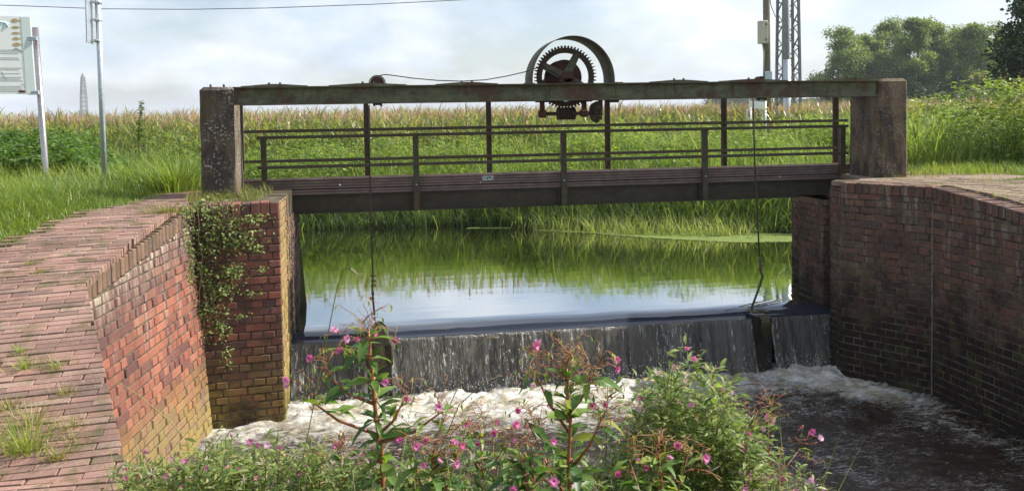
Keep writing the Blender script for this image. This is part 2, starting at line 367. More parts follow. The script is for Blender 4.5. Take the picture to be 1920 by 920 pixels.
M['grass'] = m_leaf('grass', [(0.0, (0.07, 0.12, 0.022)), (0.45, (0.17, 0.245, 0.042)), (0.85, (0.30, 0.355, 0.085)), (1.0, (0.44, 0.38, 0.18))], 0.42, rough=.42, patch=(0.9, (0.24, 0.29, 0.06), 0.4))
M['grass_dark'] = m_leaf('reed', [(0.0, (0.035, 0.065, 0.018)), (0.6, (0.09, 0.145, 0.038)), (1.0, (0.26, 0.32, 0.13))], 0.4)
M['grass_dry'] = m_leaf('dry_grass', [(0.0, (0.13, 0.16, 0.035)), (0.6, (0.25, 0.24, 0.07)), (1.0, (0.40, 0.32, 0.15))], 0.35)
M['sedge'] = m_leaf('sedge_blade', [(0.0, (0.10, 0.16, 0.04)), (0.5, (0.24, 0.31, 0.08)), (1.0, (0.46, 0.47, 0.22))], 0.4)
M['nettle'] = m_leaf('nettle_leaf', [(0.0, (0.04, 0.085, 0.018)), (0.6, (0.09, 0.165, 0.03)), (1.0, (0.16, 0.24, 0.045))], 0.35)
M['weed'] = m_leaf('weed_leaf', [(0.0, (0.07, 0.12, 0.024)), (0.5, (0.19, 0.27, 0.05)), (1.0, (0.36, 0.40, 0.12))], 0.4)
M['corn'] = m_leaf('corn_leaf', [(0.0, (0.07, 0.13, 0.025)), (0.45, (0.15, 0.21, 0.05)), (0.8, (0.28, 0.29, 0.11)), (1.0, (0.46, 0.33, 0.17))], 0.4, rough=.38)
M['tassel'] = m_leaf('corn_tassel', [(0.0, (0.40, 0.25, 0.17)), (1.0, (0.58, 0.42, 0.30))], 0.35, trmul=(1.1, 1.0, .9))
M['dock'] = m_leaf('dock_seed', [(0.0, (0.16, 0.17, 0.05)), (0.5, (0.27, 0.20, 0.09)), (1.0, (0.36, 0.20, 0.11))], 0.3)
M['creeper'] = m_leaf('creeper_leaf', [(0.0, (0.08, 0.125, 0.035)), (0.55, (0.26, 0.33, 0.10)), (0.93, (0.40, 0.45, 0.18)), (1.0, (0.45, 0.34, 0.06))], 0.35)
M['balsam'] = m_leaf('balsam_leaf', [(0.0, (0.055, 0.12, 0.03)), (0.5, (0.11, 0.20, 0.045)), (0.9, (0.20, 0.29, 0.06)), (1.0, (0.34, 0.34, 0.06))], 0.4, 0.4)
M['herb'] = m_leaf('willowherb_leaf', [(0.0, (0.07, 0.12, 0.03)), (0.55, (0.19, 0.26, 0.065)), (0.9, (0.36, 0.40, 0.15)), (1.0, (0.45, 0.33, 0.16))], 0.4)
M['stem_red'] = m_plain('red_stem', (0.34, 0.085, 0.045), (0.26, 0.13, 0.05), 25, 0.4, bump=0.1)
M['stem_green'] = m_leaf('green_stem', [(0.0, (0.12, 0.15, 0.04)), (1.0, (0.24, 0.20, 0.08))], 0.15)
M['stem_brown'] = m_plain('bramble_stem', (0.13, 0.075, 0.05), (0.22, 0.14, 0.09), 20, 0.7, bump=0.1)
M['twig_red'] = m_leaf('red_twig', [(0.0, (0.34, 0.10, 0.06)), (1.0, (0.42, 0.24, 0.10))], 0.2)
M['pink'] = m_leaf('pink_petal', [(0.0, (0.58, 0.12, 0.32)), (0.6, (0.74, 0.27, 0.48)), (1.0, (0.82, 0.60, 0.72))], 0.4, trmul=(1.1, 0.8, 1.0))
M['fluff'] = m_leaf('seed_fluff', [(0.0, (0.42, 0.36, 0.25)), (1.0, (0.6, 0.55, 0.45))], 0.4, trmul=(1.1, 1.05, 0.95))
M['duck'] = m_leaf('duckweed', [(0.0, (0.16, 0.22, 0.05)), (1.0, (0.26, 0.32, 0.09))], 0.1)
M['tree'] = m_leaf('tree_leaf', [(0.0, (0.10, 0.14, 0.04)), (0.6, (0.20, 0.25, 0.075)), (1.0, (0.32, 0.37, 0.12))], 0.4)
M['tree_dark'] = m_leaf('dark_tree_leaf', [(0.0, (0.030, 0.050, 0.020)), (0.7, (0.055, 0.08, 0.03)), (1.0, (0.08, 0.11, 0.04))], 0.25)

# ground
g = G('soil_and_grass')
c = g.mix(g.ramp(g.noise(3, 6, 0.6), [(0.4, 0.0), (0.6, 1.0)]), (0.060, 0.085, 0.022), (0.10, 0.13, 0.035))
c = g.mix(g.ramp(g.noise(0.6, 5), [(0.5, 0.0), (0.62, 0.6)]), c, (0.11, 0.085, 0.05))
c = g.mix(g.ramp(g.zband(-1.6, -1.0), [(0.0, 1.0), (1.0, 0.0)]), c, (0.045, 0.034, 0.022))
g.bump(g.noise(30, 6, 0.7), 0.7, 0.03); M['ground'] = g.fin(c, 0.95, spec=0.15)

# water
g = G('pond_water')
n1 = g.noise(2.2, 3, 0.5, stretch=(0.55, 2.2, 1)); n2 = g.noise(14, 3, 0.5, stretch=(0.5, 1.6, 1))
g.bump(g.math('ADD', n1, g.math('MULTIPLY', n2, 0.22)), 0.028, 0.05)
g.p.inputs['IOR'].default_value = 1.6; M['pond'] = g.fin((0.022, 0.020, 0.008), 0.012, spec=0.5)
def glossmix(g, fac):
    gl_ = g.n('ShaderNodeBsdfGlossy'); gl_.inputs['Color'].default_value = (.86, .88, .86, 1); gl_.inputs['Roughness'].default_value = .012
    g.l(g.p.inputs['Normal'].links[0].from_socket, gl_.inputs['Normal']); ms = g.n('ShaderNodeMixShader'); g.put(ms.inputs[0], fac)
    g.l(g.p.outputs[0], ms.inputs[1]); g.l(gl_.outputs[0], ms.inputs[2]); g.l(ms.outputs[0], g.out.inputs[0])
glossmix(g, .72)
g = G('lip_water'); lp = g.attr('lip')
g.bump(g.math('ADD', g.noise(2.2, 3, 0.5, stretch=(0.55, 2.2, 1)), g.math('MULTIPLY', g.noise(14, 3, 0.5, stretch=(0.5, 1.6, 1)), 0.22)), 0.028, 0.05)
g.p.inputs['IOR'].default_value = 1.6; M['lip'] = g.fin(g.mix(lp, (0.022, 0.020, 0.008), (0.030, 0.036, 0.052)), 0.012, spec=0.5); glossmix(g, g.math('MULTIPLY_ADD', lp, -.70, .72))  # slate tint and fading gloss paint in the weaker reflection at the lip
g = G('river_water')
fo = g.attr('foam')
fn = g.math('ADD', g.math('MULTIPLY', g.noise(5.5, 8, 0.70, dist=1.3, stretch=(0.7, 1.35, 1)), 0.72), g.math('MULTIPLY', g.noise(30, 5, 0.7, dist=0.8, stretch=(0.6, 1.6, 1)), 0.42))
ff = g.ramp(g.math('ADD', g.math('SUBTRACT', fn, 0.60), g.math('MULTIPLY', g.math('SUBTRACT', fo, 0.5), 0.50)), [(0.0, 0.0), (0.10, 0.40), (0.30, 1.0)])
def vein(sc, w_, dist):
    a_ = g.math('ABSOLUTE', g.math('SUBTRACT', g.noise(sc, 3, .5, dist=dist, stretch=(.6, 1.7, 1)), .5)); return g.ramp(a_, [(0.0, 1.0), (w_, 0.0)])
vn = g.math('MAXIMUM', vein(5.0, .028, 1.6), g.math('MULTIPLY', vein(11.0, .03, 1.2), .8))
vn = g.math('MULTIPLY', vn, g.ramp(g.noise(2.0, 4, .6), [(0.40, 0.0), (0.62, .8)]))
vn = g.math('MULTIPLY', vn, g.ramp(g.noise(45, 3, .6, stretch=(.6, 1.5, 1)), [(0.35, 0.1), (0.6, 1.0)]))
vn = g.math('MULTIPLY', vn, g.ramp(fo, [(0.10, 0.7), (0.5, 1.0)]))
spk = g.math('MULTIPLY', g.ramp(g.noise(24, 2, .5, stretch=(.55, 1.6, 1), dist=.5), [(0.66, 0.0), (0.70, .5)]), g.ramp(g.noise(1.7, 4, .6), [(0.45, 0.0), (0.6, 1.0)]))
ff = g.math('MAXIMUM', ff, g.math('MAXIMUM', vn, spk))
foamc = g.mix(g.ramp(g.noise(3.4, 6, .68, dist=.8), [(0.42, 0.0), (0.60, 1.0)]), (0.76, 0.75, 0.70), (0.42, 0.37, 0.26))
g.bump(g.math('ADD', g.noise(20, 4, 0.6, stretch=(0.6, 1.6, 1)), g.math('MULTIPLY', g.noise(70, 4, .6), 0.5)), 0.6, 0.03)
M['river'] = g.fin(g.mix(ff, (0.022, 0.012, 0.006), foamc), g.mix(ff, (0.07,) * 3, (0.6,) * 3)); g.p.inputs['IOR'].default_value = 1.5
g = G('falling_water')
st = g.noise(9, 4, 0.55, stretch=(3.0, 1.0, 0.10), dist=0.25)
st2 = g.noise(30, 4, 0.6, stretch=(2.6, 1.0, 0.13), dist=0.3)
st3 = g.noise(26, 3, 0.6, stretch=(1.5, 1.0, 0.45), dist=1.0)
fl = g.math('ADD', g.math('MULTIPLY', st, 0.45), g.math('MULTIPLY', st2, 0.55))
am = g.attr('foam')
big = g.noise(2.3, 4, .6, stretch=(2.2, 1, .25))
base_ = g.mix(g.ramp(g.math('ADD', g.math('MULTIPLY', fl, .6), g.math('MULTIPLY', big, .45)), [(0.40, 0.0), (0.68, 1.0)]), (0.030, 0.027, 0.022), (0.19, 0.18, 0.15))
dash = g.ramp(g.noise(24, 3, .55, stretch=(1.9, 1.0, .30), dist=.9), [(0.585, 0.0), (0.64, 1.0)])
strand = g.ramp(g.noise(11, 3, .5, stretch=(2.6, 1.0, .05), dist=.15), [(0.63, 0.0), (0.68, 1.0)])
brk = g.ramp(g.noise(17, 4, .6, stretch=(1.0, 1.0, .4)), [(0.42, 0.0), (0.6, 1.0)])
w = g.math('MULTIPLY', g.math('MAXIMUM', g.math('MULTIPLY', dash, g.ramp(g.math('ADD', big, g.math('MULTIPLY', g.math('SUBTRACT', am, .5), .8)), [(0.42, .05), (0.62, 1.0)])), g.math('MULTIPLY', strand, brk)), .72)
w = g.math('MAXIMUM', w, g.math('MULTIPLY', g.ramp(am, [(0.78, 0.0), (1.0, .9)]), brk))
g.bump(g.math('ADD', fl, g.math('MULTIPLY', st3, .5)), 0.8, 0.035)
M['fall'] = g.fin(g.mix(w, base_, (0.74, 0.72, 0.64)), g.mix(w, (0.14,) * 3, (0.45,) * 3)); g.p.inputs['IOR'].default_value = 1.5
M['spray'] = m_plain('spray', (0.8, 0.78, 0.72), (0.85, 0.83, 0.78), 20, 0.5, bump=0)
M['slime'] = m_plain('wet_black_timber', (0.009, 0.007, 0.005), (0.022, 0.016, 0.009), 18, 0.35, bump=0.8, spec=0.6)
M['debris'] = m_plain('wet_weed_debris', (0.05, 0.04, 0.02), (0.11, 0.09, 0.045), 30, 0.5, bump=0.5)

# ------------------------------------------------------------------ plan of the place
WP, WR = -1.45, -2.10          # pond level, river level
left_line = [W(-0.95, 1.6), W(-1.10, 2.4), W(-1.80, 3.85), W(-2.87, 5.67), W(-2.97, 7.86), W(-2.22, 8.07)]
AL = -0.93                      # canal side face of left abutment (X)
left_abut = [(AL, 9.05), (AL, 10.3)]
R0 = W(3.55, 9.2); R1 = W(4.19, 8.48); R2 = W(4.42, 7.3); R3 = W(4.95, 5.4); R4 = W(5.9, 2.0); R5 = W(7.2, -7)
right_abut = [(5.55, 10.9), (5.62, 10.0), (5.05, 9.66), (5.05, 9.10), (5.22, 9.08), (5.22, R0[1] + 0.05)]
chan = [(-0.9, -7), (-0.9, 1.2)] + left_line + left_abut + right_abut + [R0, R1, R2, R3, R4, R5]
pond = [(AL, 10.2), W(-3.1, 11.0), W(-4.6, 12.2), W(-5.2, 14.2), W(-5.2, 16.6), W(-4.2, 17.2), W(-1, 17.3), W(0.8, 16.6), W(3.0, 15.9), W(6.0, 15.4), W(9, 13.6), W(9, 12.4), W(5.2, 11.6), (5.55, 10.8), (5.0, 10.0), (0, 9.6)]
bank_line = [W(-3.2, 7.35), W(-2.2, 6.4), W(-0.9, 5.5), W(0.8, 4.7), W(1.5, 3.6), W(2.0, 1.8), W(2.4, -7), W(-9, -7), W(-9, 7.0)]

def inside(poly, X, Y):
    res = np.zeros(X.shape, bool); n = len(poly)
    for i in range(n):
        x0, y0 = poly[i]; x1, y1 = poly[(i + 1) % n]
        c = (y0 > Y) != (y1 > Y)
        with np.errstate(divide='ignore', invalid='ignore'):
            xx = (x1 - x0) * (Y - y0) / ((y1 - y0) if y1 != y0 else 1e-9) + x0
        res ^= c & (X < xx)
    return res
def dist(poly, X, Y, closed=True):
    D = np.full(X.shape, 1e9); n = len(poly)
    for i in range(n if closed else n - 1):
        x0, y0 = poly[i]; x1, y1 = poly[(i + 1) % n]; dx, dy = x1 - x0, y1 - y0
        t = np.clip(((X - x0) * dx + (Y - y0) * dy) / (dx * dx + dy * dy + 1e-12), 0, 1)
        D = np.minimum(D, np.hypot(X - x0 - t * dx, Y - y0 - t * dy))
    return D
def toLd(X, Y): return X * math.cos(TH) - Y * math.sin(TH), X * math.sin(TH) + Y * math.cos(TH)
def path_z(d): return np.interp(d, [0, 3.85, 4.6, 5.67, 6.5, 7.4, 99], [-0.85, -0.85, -0.62, -0.28, -0.12, 0.0, 0.0])
def right_z(d): return np.interp(d, [0, 5.4, 7.3, 8.0, 8.48, 99], [-0.6, -0.42, -0.13, -0.03, 0.0, 0.0])
def ground_z(X, Y):
    X = np.asarray(X, float); Y = np.asarray(Y, float)
    L, d = toLd(X, Y)
    far = smooth((Y - 19.9 + 0.18 * np.clip(-X, 0, 12)) / 1.6)
    z = np.where(X < 1.5, path_z(d), right_z(d)) - 0.012
    zf = -0.95
    z = z * (1 - far) + zf * far
    z = z + 0.03 * (fbm(X * 0.8, Y * 0.8, 3, 5) - 0.45) * (Y > 10.5)
    pin = inside(pond, X, Y); pd = dist(pond, X, Y)
    zb = np.minimum(z, WP - 0.05 + pd * 0.95); zb = np.where((Y > 14.2) & (L < 7), np.minimum(zb, np.interp(pd, [0, .9, 3.2, 4.0], [WP - .05, -.62, -.16, -.08])), zb)
    z = np.where(Y > 10.35, zb, z)
    z = np.where(pin, WP - 0.05 - np.minimum(pd * 0.8, 0.7), z)
    cin = inside(chan, X, Y) | ((dist(chan, X, Y) < 0.17) & (Y < 10.2) & (Y > 1.5))
    bin_ = inside(bank_line, X, Y); bd = dist(bank_line[:7], X, Y, False) 
    zc = np.where(bin_, np.minimum(WR - 0.04 + bd * 0.56, -0.86), WR - 0.04 - np.minimum(bd * 0.6, 0.5))
    zc = np.where(Y > 8.9, -2.5, zc)
    z = np.where(cin & (Y < 10.35) , np.minimum(zc, z), z)
    z = np.where((X > 4.8) & (X < 5.78) & (Y > 8.78) & (Y < 10.5), np.minimum(z, -.35), z)
    return z

# ground sheet
def axis(a, b, fine, lo, hi):
    core = np.arange(a, b + 1e-6, fine); o = []; x = a; s = fine
    while x > lo: s *= 1.22; x -= s; o.append(x)
    p = []; x = b; s = fine
    while x < hi: s *= 1.22; x += s; p.append(x)
    return np.array(o[::-1] + list(core) + p)
gx = axis(-9, 12, 0.11, -2600, 2600); gy = axis(-3, 20, 0.11, -60, 3400)
GX, GY = np.meshgrid(gx, gy); GZ = ground_z(GX, GY)
nx, ny = len(gx), len(gy); ii = np.arange(nx * ny).reshape(ny, nx)
F = np.stack([ii[:-1, :-1], ii[:-1, 1:], ii[1:, 1:], ii[1:, :-1]], -1).reshape(-1, 4)
tag(np_mesh('ground', np.stack([GX, GY, GZ], -1).reshape(-1, 3), F, [M['ground']], smooth=True), kind='structure')

# ------------------------------------------------------------------ brick walls
def brick_wall(mb, a, b, ztop, zbot, batter=0.0, course=0.0745, L=0.225, seed=0, zstart=None, bond=True):
    """a,b: plan points of the top edge (wall seen with a on the left); ztop: function of t or number; face leans out at the foot by batter"""
    rr = random.Random(seed)
    a = Vector((a[0], a[1], 0)); b = Vector((b[0], b[1], 0)); U = b - a; LU = U.length; U.normalize(); Nn = Vector((U.y, -U.x, 0))
    zt = ztop if callable(ztop) else (lambda t: ztop)
    zmax = max(zt(0), zt(1), zt(0.5))
    def P(u, z, o=0.0): return a + U * u + Nn * (o + batter * (zmax - z) / (zmax - zbot)) + Vector((0, 0, z))
    nu = max(2, int(LU / 0.3)); V = []; Fm = []
    for i in range(nu + 1):
        u = LU * i / nu; zz = zt(u / LU); V += [P(u, zz, 0), P(u, zbot, 0), P(u, zz, -0.30), P(u, zbot, -0.30)]
    for i in range(nu):
        k = 4 * i; Fm += [(k, k + 1, k + 5, k + 4), (k + 2, k + 6, k + 7, k + 3), (k, k + 4, k + 6, k + 2)]
    Fm += [(0, 2, 3, 1), (4 * nu, 4 * nu + 1, 4 * nu + 3, 4 * nu + 2)]
    mb.add(V, Fm, 0.5, 1)
    j = 0.006; row = 0; z = zbot
    while z < zmax:
        bl = L if (row % 2 == 0 or not bond) else L / 2
        u = -rr.random() * 0.02 - (0.06 if row % 2 else 0)
        while u < LU:
            u0 = max(u + j, 0.001); u1 = min(u + bl - j, LU - 0.001)
            um = (u0 + u1) / 2; top = zt(min(max(um / LU, 0), 1)) - 0.004
            z0 = z + j; z1 = min(z + course - j, top)
            if u1 - u0 > 0.02 and z1 - z0 > 0.012:
                t = 0.003 + rr.random() ** 1.5 * 0.011; c = rr.uniform(.003, .006); z0 += rr.uniform(-.002, .002); z1 += rr.uniform(-.002, .001); tl_, tr2 = rr.uniform(-.002, .002), rr.uniform(-.002, .002)
                q = [P(u0, z0), P(u1, z0), P(u1, z1), P(u0, z1), P(u0 + c, z0 + c, t + tl_), P(u1 - c, z0 + c, t + tr2), P(u1 - c * rr.uniform(1, 2.2), z1 - c, t + tr2), P(u0 + c * rr.uniform(1, 2.2), z1 - c, t + tl_)]
                mb.add(q, [(4, 5, 6, 7), (0, 1, 5, 4), (1, 2, 6, 5), (2, 3, 7, 6), (3, 0, 4, 7)], rr.random(), 0)
            u += bl
        z += course; row += 1
def coping(mb, a, b, za, zb, pitch=0.075, h=0.13, depth=0.22, out_=0.012, seed=0, side=None):
    rr = random.Random(seed); a = Vector((a[0], a[1], 0)); b = Vector((b[0], b[1], 0)); U = b - a; LU = U.length; U.normalize(); Nn = Vector((U.y, -U.x, 0))
    n = int(round(LU / pitch)); pw = LU / n; ang = math.atan2(U.y, U.x)
    for i in range(n):
        t = (i + .5) / n; z = za + (zb - za) * t + rr.uniform(-.003, .003)
        c = a + U * (pw * (i + .5)) + Nn * (out_ + rr.uniform(-.003, .003) - depth / 2)
        mb.box((c.x, c.y, z - h / 2), (pw - 0.009, depth, h), rr.random(), 0, ang, 0.005)
    c = a + U * (LU / 2) + Nn * (out_ - 0.012 - depth / 2)
    # mortar bed
    p0 = a + Nn * (out_ - 0.012); p1 = b + Nn * (out_ - 0.012); q0 = p0 - Nn * (depth - .02); q1 = p1 - Nn * (depth - .02)
    dz = 0.010
    mb.add([(p0.x, p0.y, za - dz), (p1.x, p1.y, zb - dz), (q1.x, q1.y, zb - dz), (q0.x, q0.y, za - dz), (p0.x, p0.y, za - h), (p1.x, p1.y, zb - h), (q1.x, q1.y, zb - h), (q0.x, q0.y, za - h)],
           [(0, 1, 2, 3), (0, 4, 5, 1), (2, 6, 7, 3), (0, 3, 7, 4), (1, 5, 6, 2)], 0.5, 1)

Qm, Q1, Q2, K, C, P = left_line
# left wing wall (red, sunlit)
t = thing('retaining_wall', 'sunlit red brick wing wall below the brick path, yellow lichen at its foot', 'wall', (K[0], K[1], -2.4))
mb = MB(); zk, zc_ = -0.29, -0.01
brick_wall(mb, K, C, lambda s: zk + (zc_ - zk) * s - 0.132, -2.41, 0.14, seed=3)
mb.build('brickwork', [M['brick_wall'], M['mortar']], t)
mb = MB(); coping(mb, K, C, zk, zc_, 0.078, 0.13, seed=4); mb.build('coping', [M['brick_coping'], M['mortar']], t)
mb = MB()
brick_wall(mb, Q2, K, lambda s: -0.86 + (zk + 0.86) * s - .09, -2.41, 0.0, seed=5)
brick_wall(mb, Q1, Q2, -0.93, -2.41, 0.0, seed=6)
mb.build('return_brickwork', [M['brick_wall'], M['mortar']], t)
# left abutment pier
t = thing('bridge_abutment', 'brick abutment pier under the lichened pillar, hung with a creeper', 'abutment', (P[0], P[1], -2.4))
mb = MB(); brick_wall(mb, C, P, -0.10, -2.41, 0.0, seed=8); 
mb.build('front_brickwork', [M['brick_pier'], M['mortar']], t)
mb = MB(); coping(mb, C, P, 0.0, 0.0, 0.088, 0.11, 0.2, seed=9); mb.build('coping', [M['brick_pier'], M['mortar_dark']], t)
mb = MB(); brick_wall(mb, P, (AL, 9.05), -0.0, -2.41, 0.0, seed=10); mb.build('side_brickwork', [M['brick_side'], M['mortar']], t)
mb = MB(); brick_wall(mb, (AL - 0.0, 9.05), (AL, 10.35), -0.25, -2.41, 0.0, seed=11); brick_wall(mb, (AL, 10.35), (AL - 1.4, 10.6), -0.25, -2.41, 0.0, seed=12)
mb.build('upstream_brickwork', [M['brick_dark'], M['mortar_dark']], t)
mb = MB(); mb.prism([(C[0] + .02, C[1] + .16), (P[0] - .03, P[1] + .16), (AL - .012, 8.5), (AL - .012, 10.34), (AL - 1.5, 10.34), (C[0] - .5, C[1] + .6)], -0.3, -0.004)
mb.build('top_slab', [M['mud']], t)
# right wing wall
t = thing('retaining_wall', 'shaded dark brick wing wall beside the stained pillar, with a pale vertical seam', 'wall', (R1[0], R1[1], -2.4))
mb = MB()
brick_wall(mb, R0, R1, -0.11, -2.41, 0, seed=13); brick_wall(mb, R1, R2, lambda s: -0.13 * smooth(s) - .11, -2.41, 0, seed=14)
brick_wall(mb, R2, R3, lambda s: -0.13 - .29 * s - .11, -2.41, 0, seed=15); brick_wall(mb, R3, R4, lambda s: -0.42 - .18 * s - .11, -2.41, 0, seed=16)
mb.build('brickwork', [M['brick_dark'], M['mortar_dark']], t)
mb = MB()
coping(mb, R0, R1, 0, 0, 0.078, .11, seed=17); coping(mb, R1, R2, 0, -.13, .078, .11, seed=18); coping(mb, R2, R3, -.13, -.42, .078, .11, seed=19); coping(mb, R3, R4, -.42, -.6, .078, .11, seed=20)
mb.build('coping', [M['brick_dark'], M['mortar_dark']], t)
mb = MB(); v = Vector((R1[0], R1[1], 0)); dv = Vector((-0.013, -0.010, 0)) * 1.0
mb.tube([v + dv * .75 + Vector((R.uniform(-.003, .003), 0, z)) for z in np.arange(-2.15, -0.10, 0.05)], 0.0055, 6); mb.build('pointed_joint', [m_plain('pale_joint', (0.16, 0.14, 0.11), (0.34, 0.31, 0.25), 20, .9)], t)
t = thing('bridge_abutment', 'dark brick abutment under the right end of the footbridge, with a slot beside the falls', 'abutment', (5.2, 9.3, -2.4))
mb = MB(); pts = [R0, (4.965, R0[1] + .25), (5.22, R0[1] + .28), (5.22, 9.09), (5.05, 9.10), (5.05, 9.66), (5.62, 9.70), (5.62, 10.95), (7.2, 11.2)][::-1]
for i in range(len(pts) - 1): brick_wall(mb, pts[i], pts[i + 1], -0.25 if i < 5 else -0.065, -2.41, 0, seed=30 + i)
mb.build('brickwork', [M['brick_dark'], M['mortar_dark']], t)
mb = MB(); mb.prism([(R0[0] + .05, R0[1] + .03), (R1[0] + .08, R1[1] + .15), (7.3, 8.6), (7.3, 11.1), (5.66, 10.9), (5.66, 9.9), (5.45, 9.0), (5.34, R0[1] + .3), (5.0, R0[1] + .28)], -0.06, -0.008); mb.build('top_slab', [M['sandy']], t)

# brick path: individual pavers, one mesh
mb = MB(); ca, sa = math.cos(math.radians(24.5)), math.sin(math.radians(24.5))
path_poly = [(-0.94, 1.2), (-1.09, 2.4), (-1.785, 3.85), (-2.855, 5.65), (-3.0, 7.80), (-3.1, 8.15), (-3.25, 9.3), (-3.75, 9.6), (-3.68, 8.05), (-3.88, 6.4), (-4.7, 5.0), (-5.4, 3.0), (-5.4, 1.2)]
pp = [W(*p) for p in path_poly]
pw, pl = 0.0505, 0.25
RA = math.radians(9)
edge = [W(*p) for p in path_poly[:6]]
def clip(poly, a, b):
    """keep the side left of a->b"""
    o = []; n = len(poly)
    sd_ = lambda p: (b[0] - a[0]) * (p[1] - a[1]) - (b[1] - a[1]) * (p[0] - a[0])
    for i in range(n):
        p, q = poly[i], poly[(i + 1) % n]; sp, sq = sd_(p), sd_(q)
        if sp >= 0: o.append(p)
        if (sp >= 0) != (sq >= 0): t_ = sp / (sp - sq); o.append((p[0] + (q[0] - p[0]) * t_, p[1] + (q[1] - p[1]) * t_))
    return o
def lay(mb, poly_w, edge, zf, RA, flip=False):
    ca, sa = math.cos(RA), math.sin(RA); wa_ = RA - TH; cw, sw = math.cos(wa_), math.sin(wa_)
    cand = np.array([((c_ + (0.5 if r_ % 2 else 0)) * pl, r_ * pw) for r_ in range(-20, 260) for c_ in range(-60, 60)])
    cand = np.stack([cand[:, 0] * ca - cand[:, 1] * sa, cand[:, 0] * sa + cand[:, 1] * ca], -1)
    WX = cand[:, 0] * math.cos(TH) + cand[:, 1] * math.sin(TH); WY = -cand[:, 0] * math.sin(TH) + cand[:, 1] * math.cos(TH)
    ins = inside(poly_w, WX, WY); de = dist(edge, WX, WY, False)
    for k in np.nonzero(ins | (de < .13))[0]:
        jx, jy, ja = R.uniform(-.003, .003), R.uniform(-.0015, .0015), R.uniform(-.008, .008)
        c2, s2_ = math.cos(wa_ + ja), math.sin(wa_ + ja); hx_, hy_ = pl / 2 - R.uniform(.001, .004), pw / 2 - R.uniform(.003, .0055)
        q = [(WX[k] + jx + x * c2 - y * s2_, WY[k] + jy + x * s2_ + y * c2) for x, y in ((-hx_, -hy_), (hx_, -hy_), (hx_, hy_), (-hx_, hy_))]
        if de[k] < .14:
            for i in range(len(edge) - 1):
                if dist([edge[i], edge[i + 1]], WX[k:k + 1], WY[k:k + 1], False)[0] < de[k] + 1e-4 or True:
                    ax_, ay_ = edge[i]; bx_, by_ = edge[i + 1]; l2 = (bx_ - ax_) ** 2 + (by_ - ay_) ** 2; t_ = ((WX[k] - ax_) * (bx_ - ax_) + (WY[k] - ay_) * (by_ - ay_)) / l2
                    if -.02 <= t_ <= 1.02: q = clip(q, edge[i], edge[i + 1]) if not flip else clip(q, edge[i + 1], edge[i])
                    if len(q) < 3: break
        if len(q) < 3 or not ins[k] and de[k] > .12: continue
        ar = abs(sum(q[i][0] * q[(i + 1) % len(q)][1] - q[(i + 1) % len(q)][0] * q[i][1] for i in range(len(q)))) / 2
        if ar < .0008: continue
        dz = R.uniform(-.003, .003) + .005; cxq = sum(p[0] for p in q) / len(q); cyq = sum(p[1] for p in q) / len(q); n = len(q)
        zf_ = lambda x, y: float(zf(x * math.sin(TH) + y * math.cos(TH)))
        V = [(x, y, zf_(x, y) + dz - .05) for x, y in q] + [(x, y, zf_(x, y) + dz - .004) for x, y in q]
        f2 = .94
        V += [(cxq + (x - cxq) * (1 - .003 / max(.03, math.hypot(x - cxq, y - cyq))), cyq + (y - cyq) * (1 - .004 / max(.03, math.hypot(x - cxq, y - cyq))), zf_(x, y) + dz) for x, y in q]
        F_ = [tuple(range(2 * n, 3 * n))] + [(i, (i + 1) % n, n + (i + 1) % n, n + i) for i in range(n)] + [(n + i, n + (i + 1) % n, 2 * n + (i + 1) % n, 2 * n + i) for i in range(n)]
        mb.add(V, F_, R.random())
lay(mb, pp, edge, path_z, RA)
tag(mb.build('brick_path', [M['brick_path']]), kind='structure')
mb = MB(); rpoly = [W(3.72, 9.33), W(4.37, 8.58), W(4.63, 7.33), W(5.16, 5.45), W(6.1, 2.2), W(7.6, 2.2), W(7.2, 5.4), W(6.4, 7.9), W(5.4, 9.0), W(4.9, 9.5)]
lay(mb, rpoly, rpoly[:5], lambda d: right_z(d), math.radians(-38), False)
tag(mb.build('brick_path', [M['brick_path2']]), kind='structure')
mb = MB()   # jointing bed just below the pavers
for i in range(60):
    pass
bx = np.linspace(-5.6, -0.9, 60); bd_ = np.linspace(1.2, 9.6, 110); BL, BD = np.meshgrid(bx, bd_)
X_ = BL * math.cos(TH) + BD * math.sin(TH); Y_ = -BL * math.sin(TH) + BD * math.cos(TH); Z_ = path_z(BD) - 0.007
I_ = np.arange(BL.size).reshape(BL.shape); F = np.stack([I_[:-1, :-1], I_[:-1, 1:], I_[1:, 1:], I_[1:, :-1]], -1).reshape(-1, 4)
cxm = X_.ravel()[F].mean(1); cym = Y_.ravel()[F].mean(1); keep = inside(pp, cxm, cym) & (dist(pp, cxm, cym) > .06)
tag(np_mesh('path_bed', np.stack([X_, Y_, Z_], -1).reshape(-1, 3), F[keep], [M['joint']], smooth=True), kind='structure')

# ------------------------------------------------------------------ water
def grid_mesh(name, X, Y, Z, mat, poly=None, kind='structure', extra=None):
    I = np.arange(X.size).reshape(X.shape); F = np.stack([I[:-1, :-1], I[:-1, 1:], I[1:, 1:], I[1:, :-1]], -1).reshape(-1, 4)
    if poly is not None:
        cxm = X.ravel()[F].mean(1); cym = Y.ravel()[F].mean(1); F = F[inside(poly, cxm, cym)]
    return tag(np_mesh(name, np.stack([X, Y, Z], -1).reshape(-1, 3), F, [mat], smooth=True, extra=extra), kind=kind)
YC = 9.02   # weir crest
prof = [(11.2, 0)]
for a in np.linspace(0, 1, 14): prof.append((YC + 0.42 * (1 - a), -0.060 * a ** 2.0))
xs = np.linspace(AL + .01, 5.21, 160)
prof += [(YC - .015, -.067), (YC - .03, -.080), (YC - .042, -.095)]
PX, PYi = np.meshgrid(xs, np.arange(len(prof)))
pr = np.array(prof); PY = pr[PYi, 0]; PZ = WP + pr[PYi, 1]
PZ = PZ + 0.006 * (vnoise(PX * 2.2, PY * 3, 3) - .5) * (PYi > 2)
